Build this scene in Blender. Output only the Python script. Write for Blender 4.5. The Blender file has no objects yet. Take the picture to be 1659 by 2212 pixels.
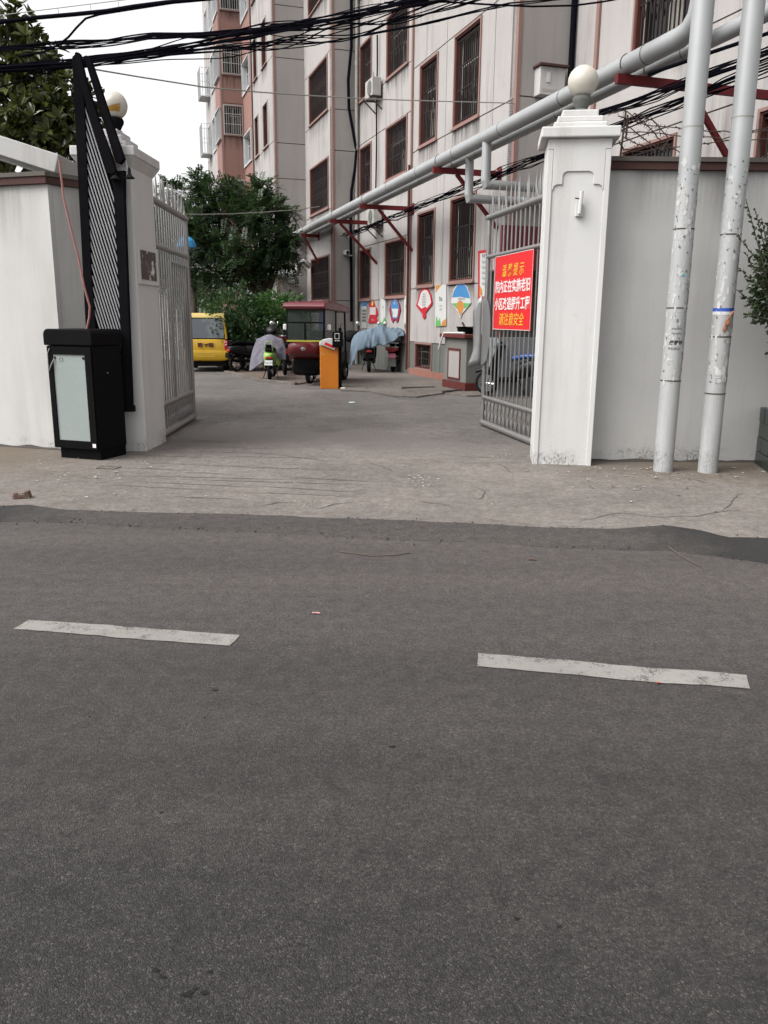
import bpy, bmesh, math, random
from mathutils import Vector, Matrix, noise
random.seed(7)
R = math.radians
scene = bpy.context.scene
C = scene.collection

# ---------------------------------------------------------------- camera
PITCH, ROLL, CAM_H = R(13.2), R(0.5), 1.5
FPX, CX, CY = 1780.0, 829.5, 1106.0            # focal length in units of a 1659 x 2212 picture
fwd = Vector((0, math.cos(PITCH), -math.sin(PITCH)))
rt0 = Vector((1, 0, 0)); up0 = rt0.cross(fwd)
rt = rt0*math.cos(ROLL) + up0*math.sin(ROLL)
upv = up0*math.cos(ROLL) - rt0*math.sin(ROLL)
cam_data = bpy.data.cameras.new('camera')
cam_data.sensor_fit = 'VERTICAL'; cam_data.sensor_height = 24.0
cam_data.lens = FPX/2212*24.0
cam_data.clip_start = 0.05; cam_data.clip_end = 2000
cam = bpy.data.objects.new('camera', cam_data); C.objects.link(cam)
cam.matrix_world = Matrix(((rt.x, upv.x, -fwd.x, 0), (rt.y, upv.y, -fwd.y, 0), (rt.z, upv.z, -fwd.z, CAM_H), (0, 0, 0, 1)))
scene.camera = cam

# ---------------------------------------------------------------- sky, sun, exposure
SUN_EL, SUN_AZ = R(50), R(-118)                  # azimuth from +Y towards +X
world = bpy.data.worlds.new('World'); scene.world = world; world.use_nodes = True
wn = world.node_tree.nodes; wl = world.node_tree.links
bg = wn['Background']
sky = wn.new('ShaderNodeTexSky'); sky.sky_type = 'NISHITA'; sky.sun_disc = False
sky.sun_elevation = SUN_EL; sky.sun_rotation = SUN_AZ
sky.air_density = 1.0; sky.dust_density = 4.0; sky.ozone_density = 1.0
hs = wn.new('ShaderNodeHueSaturation'); hs.inputs['Saturation'].default_value = 0.04
wl.new(sky.outputs[0], hs.inputs['Color']); wl.new(hs.outputs[0], bg.inputs['Color'])
bg.inputs['Strength'].default_value = 0.15
sun_data = bpy.data.lights.new('sun', 'SUN'); sun_data.energy = 1.4; sun_data.angle = R(45)
sun_data.color = (1.0, 0.965, 0.92)
sun = bpy.data.objects.new('sun', sun_data); C.objects.link(sun)
sdir = Vector((math.sin(SUN_AZ)*math.cos(SUN_EL), math.cos(SUN_AZ)*math.cos(SUN_EL), math.sin(SUN_EL)))
sun.rotation_euler = sdir.to_track_quat('Z', 'Y').to_euler()
sun.location = (-20, 0, 30)
vs = scene.view_settings
vs.view_transform = 'Standard'; vs.look = 'None'; vs.gamma = 1.0; vs.use_curve_mapping = False
vs.exposure = 1.0
scene.cycles.max_bounces = 6; scene.cycles.transparent_max_bounces = 16
scene.cycles.use_denoising = True

# ---------------------------------------------------------------- measuring helpers
def ray(x, y): return fwd + rt*((x-CX)/FPX) - upv*((y-CY)/FPX)
CAMP = Vector((0, 0, CAM_H))
def gp(x, y, z=0.0):
    d = ray(x, y); return CAMP + d*((z-CAM_H)/d.z)
def at(x, y, Y):
    d = ray(x, y); return CAMP + d*(Y/d.y)
TH = R(-18.0)
FD = Vector((math.sin(TH), math.cos(TH), 0)); FN = Vector((-math.cos(TH), math.sin(TH), 0))
FA = Vector((1.0, 21.9, 0)); FROT = math.atan2(FD.y, FD.x)
def fp(s, o, z=0.0): return FA + FD*s + FN*o + Vector((0, 0, z))
def onf(x, y, o=0.0):
    """(s, z) on the facade plane that lies o metres in front of the main facade"""
    d = ray(x, y); p = FA + FN*o - CAMP
    t = p.dot(FN)/d.dot(FN); w = CAMP + d*t
    return (w-FA).dot(FD), w.z

# ---------------------------------------------------------------- building helpers
MW = {}
def xf(loc, rz): return Matrix.Translation(Vector(loc)) @ Matrix.Rotation(rz, 4, 'Z')
def tag(o, label=None, cat=None, group=None, kind=None):
    if label: o['label'] = label
    if cat: o['category'] = cat
    if group: o['group'] = group
    if kind: o['kind'] = kind
    return o
def thing(name, label, cat, loc=(0, 0, 0), rz=0.0, group=None):
    o = bpy.data.objects.new(name, None); C.objects.link(o)
    o.empty_display_size = 0.2
    o.location = loc; o.rotation_euler = (0, 0, rz)
    MW[o.name] = xf(loc, rz)
    return tag(o, label, cat, group)

class MB:
    def __init__(s): s.v = []; s.f = []; s.mi = []; s.m = 0
    def add(s, vs, fs):
        n = len(s.v); s.v += [tuple(v) for v in vs]
        for f in fs: s.f.append([i+n for i in f]); s.mi.append(s.m)
        return s
    def obox(s, c, ax, ay, az):
        c, ax, ay, az = Vector(c), Vector(ax), Vector(ay), Vector(az)
        vs = [c+ax*i+ay*j+az*k for k in (-1, 1) for j in (-1, 1) for i in (-1, 1)]
        return s.add(vs, [(0, 2, 3, 1), (4, 5, 7, 6), (0, 1, 5, 4), (2, 6, 7, 3), (0, 4, 6, 2), (1, 3, 7, 5)])
    def box(s, c, size, rz=0.0, rx=0.0, ry=0.0):
        m = Matrix.Rotation(rz, 3, 'Z') @ Matrix.Rotation(ry, 3, 'Y') @ Matrix.Rotation(rx, 3, 'X')
        return s.obox(c, m @ Vector((size[0]/2, 0, 0)), m @ Vector((0, size[1]/2, 0)), m @ Vector((0, 0, size[2]/2)))
    def bb(s, x0, x1, y0, y1, z0, z1): return s.box(((x0+x1)/2, (y0+y1)/2, (z0+z1)/2), (x1-x0, y1-y0, z1-z0))
    def beam(s, p, q, w, h, up=(0, 0, 1)):
        p, q = Vector(p), Vector(q); d = (q-p); L = d.length; d.normalize()
        u = Vector(up); a = d.cross(u)
        if a.length < 1e-4: a = d.cross(Vector((1, 0, 0)))
        a.normalize(); b = a.cross(d).normalized()
        return s.obox((p+q)/2, a*(w/2), d*(L/2), b*(h/2))
    def tube(s, pts, r, n=8, cap=True):
        pts = [Vector(p) for p in pts]; k = len(pts)
        rr = r if isinstance(r, (list, tuple)) else [r]*k
        vs = []; prev = None
        for i, p in enumerate(pts):
            d = (pts[min(i+1, k-1)] - pts[max(i-1, 0)]).normalized()
            if prev is None:
                a = d.cross(Vector((0, 0, 1)))
                if a.length < 1e-3: a = d.cross(Vector((0, 1, 0)))
            else: a = prev - d*prev.dot(d)
            a.normalize(); prev = a; b = d.cross(a)
            for j in range(n):
                t = 2*math.pi*j/n; vs.append(p + (a*math.cos(t) + b*math.sin(t))*rr[i])
        fs = [(i*n+j, i*n+(j+1) % n, (i+1)*n+(j+1) % n, (i+1)*n+j) for i in range(k-1) for j in range(n)]
        if cap: fs += [tuple(range(n))[::-1], tuple((k-1)*n+j for j in range(n))]
        return s.add(vs, fs)
    def lathe(s, prof, c=(0, 0, 0), n=24, axis='Z', cap=True):
        c = Vector(c); vs = []; k = len(prof)
        for r, z in prof:
            for j in range(n):
                t = 2*math.pi*j/n; x, y = r*math.cos(t), r*math.sin(t)
                vs.append(c + (Vector((x, y, z)) if axis == 'Z' else Vector((z, x, y)) if axis == 'X' else Vector((x, z, y))))
        fs = [(i*n+j, i*n+(j+1) % n, (i+1)*n+(j+1) % n, (i+1)*n+j) for i in range(k-1) for j in range(n)]
        if cap: fs += [tuple(range(n))[::-1], tuple((k-1)*n+j for j in range(n))]
        return s.add(vs, fs)
    def sphere(s, c, r, n=20, k=12, sc=(1, 1, 1)):
        pr = [(max(1e-4, math.sin(math.pi*i/k))*r, -math.cos(math.pi*i/k)*r) for i in range(k+1)]
        m = MB(); m.lathe(pr, n=n)
        return s.add([Vector((v[0]*sc[0], v[1]*sc[1], v[2]*sc[2])) + Vector(c) for v in m.v], m.f)
    def prism(s, poly, t0, t1, M):
        n = len(poly)
        vs = [M(u, v, t0) for u, v in poly] + [M(u, v, t1) for u, v in poly]
        fs = [tuple(range(n)), tuple(range(n, 2*n))[::-1]] + [(i, (i+1) % n, n+(i+1) % n, n+i) for i in range(n)]
        return s.add(vs, fs)
    def slab(s, M, u0, u1, v0, v1, holes, t0, t1):
        """rectangular plate with rectangular openings; M(u, v, n) places it"""
        us = sorted({u0, u1, *[min(max(h[i], u0), u1) for h in holes for i in (0, 1)]})
        vv = sorted({v0, v1, *[min(max(h[i], v0), v1) for h in holes for i in (2, 3)]})
        def solid(i, j):
            if i < 0 or j < 0 or i >= len(us)-1 or j >= len(vv)-1: return False
            a, b = (us[i]+us[i+1])/2, (vv[j]+vv[j+1])/2
            return not any(h[0] < a < h[1] and h[2] < b < h[3] for h in holes)
        for i in range(len(us)-1):
            for j in range(len(vv)-1):
                if not solid(i, j): continue
                a, b, c_, d_ = us[i], us[i+1], vv[j], vv[j+1]
                s.add([M(a, c_, t1), M(b, c_, t1), M(b, d_, t1), M(a, d_, t1)], [(0, 1, 2, 3)])
                s.add([M(a, c_, t0), M(b, c_, t0), M(b, d_, t0), M(a, d_, t0)], [(3, 2, 1, 0)])
                for ii, jj, p, q in ((i-1, j, (a, c_), (a, d_)), (i+1, j, (b, c_), (b, d_)), (i, j-1, (a, c_), (b, c_)), (i, j+1, (a, d_), (b, d_))):
                    if not solid(ii, jj):
                        s.add([M(*p, t0), M(*q, t0), M(*q, t1), M(*p, t1)], [(0, 1, 2, 3)])
        return s
    def build(s, name, mats, parent=None, world=False, smooth=False, bevel=0.0, seg=2, kind=None, loc=None, rz=0.0, recalc=True, weld=False, subd=0, sharp=40):
        if not isinstance(mats, (list, tuple)): mats = [mats]
        P = None
        if parent is not None: P = MW[parent.name]
        elif loc is not None: P = xf(loc, rz)
        vs = s.v
        if world and P is not None:
            I = P.inverted(); vs = [tuple(I @ Vector(v)) for v in vs]
        me = bpy.data.meshes.new(name); me.from_pydata(vs, [], s.f)
        for m in mats: me.materials.append(m)
        if len(mats) > 1: me.polygons.foreach_set('material_index', s.mi)
        if recalc or weld:
            bm = bmesh.new(); bm.from_mesh(me)
            if weld: bmesh.ops.remove_doubles(bm, verts=bm.verts, dist=1e-4)
            bmesh.ops.recalc_face_normals(bm, faces=bm.faces); bm.to_mesh(me); bm.free()
        if smooth:
            me.shade_smooth()
            if not subd: me.set_sharp_from_angle(angle=R(sharp))
        o = bpy.data.objects.new(name, me); C.objects.link(o)
        if parent is not None:
            o.parent = parent; MW[o.name] = P
        elif loc is not None:
            o.location = loc; o.rotation_euler = (0, 0, rz); MW[o.name] = P
        else: MW[o.name] = Matrix()
        if bevel:
            b = o.modifiers.new('bevel', 'BEVEL'); b.width = bevel; b.segments = seg; b.limit_method = 'ANGLE'; b.angle_limit = R(35)
        if subd:
            m = o.modifiers.new('subdivision', 'SUBSURF'); m.levels = subd; m.render_levels = subd
        if kind: o['kind'] = kind
        return o

def copy_tree(o, parent=None):
    c = o.copy(); C.objects.link(c); c.parent = parent
    for ch in list(o.children): copy_tree(ch, c)
    return c

def text_mesh(body, size, font_shear=0.0, bold=0.0, align='CENTER'):
    cu = bpy.data.curves.new('lettering', 'FONT'); cu.body = body; cu.size = size; cu.align_x = align; cu.align_y = 'CENTER'
    cu.shear = font_shear; cu.offset = bold; cu.resolution_u = 2; cu.extrude = 0.0015
    ob = bpy.data.objects.new('lettering', cu); C.objects.link(ob)
    dg = bpy.context.evaluated_depsgraph_get()
    me = bpy.data.meshes.new_from_object(ob.evaluated_get(dg))
    bpy.data.objects.remove(ob); bpy.data.curves.remove(cu)
    return me
def put_text(body, size, M, mat, parent, sx=1.0, shear=0.0, bold=0.0, world=True, name='lettering'):
    """M(u, v, n) -> world point"""
    me = text_mesh(body, size, shear, bold)
    I = MW[parent.name].inverted() if world else Matrix()
    for v in me.vertices:
        v.co = I @ Vector(M(v.co.x*sx, v.co.y, v.co.z))
    me.materials.clear(); me.materials.append(mat)
    o = bpy.data.objects.new(name, me); C.objects.link(o); o.parent = parent; MW[o.name] = MW[parent.name]
    return o

def put_marks(body, size, M, mat, parent, sx=1.0, world=True, name='print_line', **kw):
    """print too small to read in the photograph: rows of short strokes at the place of each character"""
    rnd = random.Random(len(body)*31+int(size*1e4)); m = MB(); n = len(body); w = size*sx*0.98
    def st(a, b, c, d): m.add([M(a, c, 0.0005), M(b, c, 0.0005), M(b, d, 0.0005), M(a, d, 0.0005)], [(0, 1, 2, 3)])
    for i in range(n):
        u = (i-(n-1)/2)*w; t = size*0.09; h = size*0.36
        for z in rnd.sample((-0.9, -0.35, 0.2, 0.8), 3): st(u-w*rnd.uniform(.25, .4), u+w*rnd.uniform(.25, .4), h*z-t/2, h*z+t/2)
        x = u+w*rnd.uniform(-.2, .2); st(x-t/2, x+t/2, -h, h*rnd.uniform(.5, 1.0))
    return m.build(name, mat, parent, world=world, recalc=False)
# ---------------------------------------------------------------- materials
def newmat(name):
    m = bpy.data.materials.new(name); m.use_nodes = True
    nt = m.node_tree; return m, nt.nodes, nt.links, nt.nodes['Principled BSDF']
def ND(n, t, **kw):
    x = n.new(t)
    for k, v in kw.items():
        if k in x.inputs: x.inputs[k].default_value = v
        else: setattr(x, k, v)
    return x
def c4(c): return (c[0], c[1], c[2], 1.0)
def mulc(c, k): return tuple(min(1.0, x*k) for x in c)
def ramp(n, l, fac, stops):
    r = n.new('ShaderNodeValToRGB'); e = r.color_ramp.elements
    while len(e) < len(stops): e.new(0.5)
    for i, (p, c) in enumerate(stops): e[i].position = p; e[i].color = c4(c) if len(c) == 3 else c
    l.new(fac, r.inputs[0]); return r
def mixc(n, l, fac, a, b, mode='MIX'):
    x = n.new('ShaderNodeMix'); x.data_type = 'RGBA'; x.blend_type = mode
    for sock, v in ((x.inputs[0], fac), (x.inputs[6], a), (x.inputs[7], b)):
        if hasattr(v, 'links'): l.new(v, sock)
        elif isinstance(v, (int, float)): sock.default_value = v
        else: sock.default_value = c4(v)
    return x.outputs[2]
def pos(n, l, scale=(1, 1, 1), world=True):
    g = n.new('ShaderNodeNewGeometry').outputs['Position'] if world else n.new('ShaderNodeTexCoord').outputs['Object']
    mp = n.new('ShaderNodeMapping'); mp.inputs['Scale'].default_value = scale; l.new(g, mp.inputs[0]); return mp.outputs[0]
def noi(n, l, vec, scale, detail=3, rough=0.55):
    x = ND(n, 'ShaderNodeTexNoise', Scale=scale, Detail=detail, Roughness=rough); l.new(vec, x.inputs['Vector']); return x.outputs['Fac']
def math_(n, l, op, a, b=0.0, clamp=False):
    x = n.new('ShaderNodeMath'); x.operation = op; x.use_clamp = clamp
    for i, v in enumerate((a, b)):
        if hasattr(v, 'links'): l.new(v, x.inputs[i])
        else: x.inputs[i].default_value = v
    return x.outputs[0]
def bump_(n, l, h, strength, dist, bsdf):
    b = ND(n, 'ShaderNodeBump', Strength=strength, Distance=dist); l.new(h, b.inputs['Height']); l.new(b.outputs[0], bsdf.inputs['Normal']); return b

def simple(name, col, rough=0.6, metal=0.0, spec=0.4, var=0.18, vs=6.0, bump=0.0, bs=80.0, world=True, coat=0.0):
    m, n, l, b = newmat(name)
    v = pos(n, l, world=world)
    f = noi(n, l, v, vs, 5)
    l.new(mixc(n, l, f, mulc(col, 1-var), mulc(col, 1+var)), b.inputs['Base Color'])
    r2 = math_(n, l, 'MULTIPLY_ADD', f, 0.3)
    r2.node.inputs[2].default_value = rough-0.15; l.new(r2, b.inputs['Roughness'])
    b.inputs['Metallic'].default_value = metal; b.inputs['Specular IOR Level'].default_value = spec
    if coat: b.inputs['Coat Weight'].default_value = coat; b.inputs['Coat Roughness'].default_value = 0.15
    if bump: bump_(n, l, noi(n, l, v, bs, 3), bump, 0.01, b)
    return m

def plaster(name, col, stain=(0.12, 0.10, 0.09), streak=0.35, base_dirt=0.0, rough=0.85, patch=0.2, grime_z=0.25, sf=4.2):
    m, n, l, b = newmat(name)
    v = pos(n, l)
    big = noi(n, l, v, 0.9, 5, 0.6)
    c = mixc(n, l, big, mulc(col, 1-patch), mulc(col, 1+patch*0.4))
    st = noi(n, l, pos(n, l, (sf, sf, sf*0.075)), 1.0, 7, 0.72)
    sm = ramp(n, l, st, [(0.46, (0, 0, 0)), (0.76, (1, 1, 1))]).outputs[0]
    where = ramp(n, l, noi(n, l, pos(n, l, (0.8, 0.8, 0.55)), 1.0, 3), [(0.42, (0.12, 0.12, 0.12)), (0.66, (1, 1, 1))]).outputs[0]
    k = math_(n, l, 'MULTIPLY', math_(n, l, 'MULTIPLY', sm, where), streak*1.5, True)
    c = mixc(n, l, k, c, stain)
    fine = noi(n, l, v, 14, 6, 0.7)
    fm = ramp(n, l, fine, [(0.60, (0, 0, 0)), (0.75, (1, 1, 1))]).outputs[0]
    c = mixc(n, l, math_(n, l, 'MULTIPLY', fm, 0.30), c, mulc(stain, 1.5))
    chp = ramp(n, l, noi(n, l, v, 5.5, 7, 0.75), [(0.685, (0, 0, 0)), (0.70, (1, 1, 1))]).outputs[0]
    c = mixc(n, l, math_(n, l, 'MULTIPLY', chp, 0.45), c, mulc(col, 0.55))
    if base_dirt:
        sp = n.new('ShaderNodeSeparateXYZ'); l.new(n.new('ShaderNodeNewGeometry').outputs['Position'], sp.inputs[0])
        mo = noi(n, l, v, 9, 6, 0.7)
        h = math_(n, l, 'MULTIPLY', mo, grime_z*2.2)
        d = math_(n, l, 'SUBTRACT', h, sp.outputs[2])
        d = math_(n, l, 'MULTIPLY', d, 14.0, True)
        speck = ramp(n, l, noi(n, l, pos(n, l, (1, 1, 0.6)), 55, 6, 0.75), [(0.45, (0.0, 0.0, 0.0)), (0.62, (1, 1, 1))]).outputs[0]
        speck = math_(n, l, 'MULTIPLY', speck, ramp(n, l, noi(n, l, v, 1.6, 4, 0.6), [(0.42, (0, 0, 0)), (0.58, (1, 1, 1))]).outputs[0])
        d = math_(n, l, 'MULTIPLY', d, speck)
        c = mixc(n, l, math_(n, l, 'MULTIPLY', d, base_dirt), c, (0.045, 0.04, 0.035))
    l.new(c, b.inputs['Base Color']); b.inputs['Roughness'].default_value = rough
    b.inputs['Specular IOR Level'].default_value = 0.25
    bump_(n, l, math_(n, l, 'ADD', fine, noi(n, l, v, 90, 2)), 0.25, 0.006, b)
    return m

def asphalt(name, col, chip=0.55, scale=170.0, stain=0.35, warm=(1, 1, 1), bump=0.7, road_tones=False, ends=False):
    m, n, l, b = newmat(name)
    v = pos(n, l)
    vo = ND(n, 'ShaderNodeTexVoronoi', Scale=scale); l.new(v, vo.inputs['Vector'])
    hsv = n.new('ShaderNodeSeparateColor'); l.new(vo.outputs['Color'], hsv.inputs[0])
    chips = ramp(n, l, hsv.outputs[0], [(0.0, (0.55, 0.55, 0.55)), (0.70, (1.0, 1.0, 1.0)), (0.90, (1.4, 1.37, 1.34)), (1.0, (3.0, 2.95, 2.85))])
    chips.color_ramp.interpolation = 'LINEAR'
    big = noi(n, l, v, 0.55, 6, 0.6); mid = noi(n, l, v, 4.5, 5, 0.65)
    c = mixc(n, l, big, mulc(col, 0.78), tuple(x*1.22*w for x, w in zip(col, warm)))
    c = mixc(n, l, chip, c, mixc(n, l, 1.0, c, chips.outputs[0], 'MULTIPLY'))
    dk = ramp(n, l, mid, [(0.60, (0, 0, 0)), (0.80, (1, 1, 1))]).outputs[0]
    c = mixc(n, l, math_(n, l, 'MULTIPLY', dk, stain), c, mulc(col, 0.35))
    f3 = noi(n, l, v, 40, 4, 0.7)
    if road_tones:
        # spots of oil, rubber-polished bands along the road and a paler tone towards the kerb
        oil = ramp(n, l, noi(n, l, v, 7.5, 3, 0.55), [(0.60, (0, 0, 0)), (0.70, (1, 1, 1))]).outputs[0]
        c = mixc(n, l, math_(n, l, 'MULTIPLY', oil, 0.5), c, mulc(col, 0.3))
        sp = n.new('ShaderNodeSeparateXYZ'); mp = n.new('ShaderNodeMapping'); mp.inputs['Rotation'].default_value = (0, 0, R(8.0))
        l.new(n.new('ShaderNodeNewGeometry').outputs['Position'], mp.inputs[0]); l.new(mp.outputs[0], sp.inputs[0])
        yy = math_(n, l, 'ADD', sp.outputs[1], math_(n, l, 'MULTIPLY', noi(n, l, pos(n, l, (0.5, 1.6, 1)), 1.0, 5, 0.6), 2.4))
        dm = math_(n, l, 'MULTIPLY', math_(n, l, 'SUBTRACT', yy, 2.8), 0.30, True)
        c = mixc(n, l, math_(n, l, 'MULTIPLY', dm, 0.7), c, tuple(x*w for x, w in zip(col, (3.3, 3.12, 3.0))))
        for sc_, lo_, hi_ in ((13.0, 0.72, 1.30), (75.0, 0.45, 1.75)):
            c = mixc(n, l, 1.0, c, ramp(n, l, noi(n, l, v, sc_, 4, 0.7), [(0.30, (lo_, lo_, lo_)), (0.70, (hi_, hi_*0.99, hi_*0.98))]).outputs[0], 'MULTIPLY')
        band = noi(n, l, pos(n, l, (0.12, 1.3, 1)), 1.3, 4, 0.55)
        c = mixc(n, l, 0.6, c, mixc(n, l, 1.0, c, ramp(n, l, band, [(0.3, (0.70, 0.69, 0.69)), (0.7, (1.28, 1.26, 1.25))]).outputs[0], 'MULTIPLY'))
    c = mixc(n, l, 0.5, c, mixc(n, l, 1.0, c, ramp(n, l, f3, [(0.25, (0.5, 0.5, 0.5)), (0.75, (1.5, 1.5, 1.5))]).outputs[0], 'MULTIPLY'))
    if ends:
        # fresher tar was laid at both ends of the seam
        sx = n.new('ShaderNodeSeparateXYZ'); l.new(n.new('ShaderNodeNewGeometry').outputs['Position'], sx.inputs[0])
        ax = math_(n, l, 'ADD', math_(n, l, 'ABSOLUTE', math_(n, l, 'ADD', sx.outputs[0], 0.35)), math_(n, l, 'MULTIPLY', noi(n, l, v, 3.5, 6, 0.7), 1.6))
        ax = math_(n, l, 'MULTIPLY', math_(n, l, 'SUBTRACT', ax, 2.75), 1.4, True)
        c = mixc(n, l, math_(n, l, 'MULTIPLY', ax, 0.8), c, mixc(n, l, f3, (0.004, 0.004, 0.004), (0.018, 0.017, 0.017)))
    l.new(c, b.inputs['Base Color'])
    b.inputs['Roughness'].default_value = 0.82; b.inputs['Specular IOR Level'].default_value = 0.35
    h = math_(n, l, 'SUBTRACT', 1.0, vo.outputs['Distance'])
    bump_(n, l, math_(n, l, 'ADD', h, math_(n, l, 'MULTIPLY', f3, 1.2)), bump, 0.004, b)
    return m

def concrete(name, col, dirt=(0.10, 0.085, 0.07), zones=False):
    m, n, l, b = newmat(name)
    v = pos(n, l)
    big = noi(n, l, v, 0.7, 6, 0.65); mid = noi(n, l, v, 3.2, 6, 0.7); fine = noi(n, l, v, 60, 5, 0.75)
    c = mixc(n, l, ramp(n, l, big, [(0.3, (0, 0, 0)), (0.7, (1, 1, 1))]).outputs[0], mulc(col, 0.66), mulc(col, 1.12))
    dm = ramp(n, l, mid, [(0.50, (0, 0, 0)), (0.72, (1, 1, 1))]).outputs[0]
    c = mixc(n, l, math_(n, l, 'MULTIPLY', dm, 0.55), c, dirt)
    c = mixc(n, l, 0.6, c, mixc(n, l, 1.0, c, ramp(n, l, fine, [(0.25, (0.6, 0.6, 0.6)), (0.75, (1.35, 1.35, 1.35))]).outputs[0], 'MULTIPLY'))
    for sc_, lo_, hi_ in ((9.0, 0.80, 1.16), (28.0, 0.70, 1.25)):
        c = mixc(n, l, 1.0, c, ramp(n, l, noi(n, l, v, sc_, 5, 0.7), [(0.30, (lo_, lo_, lo_)), (0.70, (hi_, hi_, hi_))]).outputs[0], 'MULTIPLY')
    pits = ramp(n, l, noi(n, l, v, 22, 6, 0.8), [(0.66, (0, 0, 0)), (0.71, (1, 1, 1))]).outputs[0]
    c = mixc(n, l, math_(n, l, 'MULTIPLY', pits, 0.6), c, mulc(dirt, 0.5))
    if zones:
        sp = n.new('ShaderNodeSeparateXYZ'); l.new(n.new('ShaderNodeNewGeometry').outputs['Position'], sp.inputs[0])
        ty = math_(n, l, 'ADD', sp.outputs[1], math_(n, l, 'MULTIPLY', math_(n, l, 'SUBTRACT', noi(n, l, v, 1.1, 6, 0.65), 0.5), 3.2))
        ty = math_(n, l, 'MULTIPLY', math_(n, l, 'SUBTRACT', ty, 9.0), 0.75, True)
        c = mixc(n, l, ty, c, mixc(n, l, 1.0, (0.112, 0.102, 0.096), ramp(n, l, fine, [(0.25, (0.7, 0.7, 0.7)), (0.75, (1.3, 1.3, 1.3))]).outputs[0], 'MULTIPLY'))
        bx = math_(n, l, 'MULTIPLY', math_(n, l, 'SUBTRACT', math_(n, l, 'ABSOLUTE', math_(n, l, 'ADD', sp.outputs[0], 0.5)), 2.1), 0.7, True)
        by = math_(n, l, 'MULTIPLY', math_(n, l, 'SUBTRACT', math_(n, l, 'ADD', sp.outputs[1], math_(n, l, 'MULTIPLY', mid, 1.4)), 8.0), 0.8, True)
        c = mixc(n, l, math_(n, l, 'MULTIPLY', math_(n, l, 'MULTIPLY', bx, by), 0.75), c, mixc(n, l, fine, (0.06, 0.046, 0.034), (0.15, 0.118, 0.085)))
    l.new(c, b.inputs['Base Color']); b.inputs['Roughness'].default_value = 0.88; b.inputs['Specular IOR Level'].default_value = 0.25
    bump_(n, l, math_(n, l, 'ADD', mid, fine), 0.6, 0.006, b)
    return m

def leafmat(name, a, bcol, rough=0.45, trans=0.25):
    m, n, l, b = newmat(name)
    g = n.new('ShaderNodeNewGeometry')
    l.new(ramp(n, l, g.outputs['Random Per Island'], [(0.0, a), (0.75, mulc(bcol, 0.8)), (1.0, bcol)]).outputs[0], b.inputs['Base Color'])
    b.inputs['Roughness'].default_value = rough; b.inputs['Specular IOR Level'].default_value = 0.4
    b.inputs['Subsurface Weight'].default_value = 0.0
    t = n.new('ShaderNodeBsdfTranslucent'); t.inputs[0].default_value = c4(mulc(bcol, 1.3))
    mx = n.new('ShaderNodeMixShader'); mx.inputs[0].default_value = trans
    l.new(b.outputs[0], mx.inputs[1]); l.new(t.outputs[0], mx.inputs[2]); l.new(mx.outputs[0], n['Material Output'].inputs[0])
    return m
def glassmat(name, col=(0.02, 0.025, 0.025), rough=0.06, alpha=None, spec=0.5):
    m, n, l, b = newmat(name)
    b.inputs['Base Color'].default_value = c4(col); b.inputs['Roughness'].default_value = rough; b.inputs['Specular IOR Level'].default_value = spec
    if alpha is not None: b.inputs['Alpha'].default_value = alpha
    return m
def worn(name, col, under, amt=0.55, scale=9.0, rough=0.5, metal=0.0, spec=0.4, bump=0.25, stretch=(1, 1, 1)):
    """paint with chips that show what lies underneath"""
    m, n, l, b = newmat(name)
    v = pos(n, l, stretch)
    f = noi(n, l, v, scale, 7, 0.7); g = noi(n, l, v, scale*0.25, 3)
    mk = ramp(n, l, f, [(amt, (0, 0, 0)), (amt+0.03, (1, 1, 1))]).outputs[0]
    base = mixc(n, l, g, mulc(col, 0.85), mulc(col, 1.12))
    l.new(mixc(n, l, mk, base, under), b.inputs['Base Color'])
    b.inputs['Roughness'].default_value = rough; b.inputs['Metallic'].default_value = metal; b.inputs['Specular IOR Level'].default_value = spec
    if bump: bump_(n, l, f, bump, 0.005, b)
    return m

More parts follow.
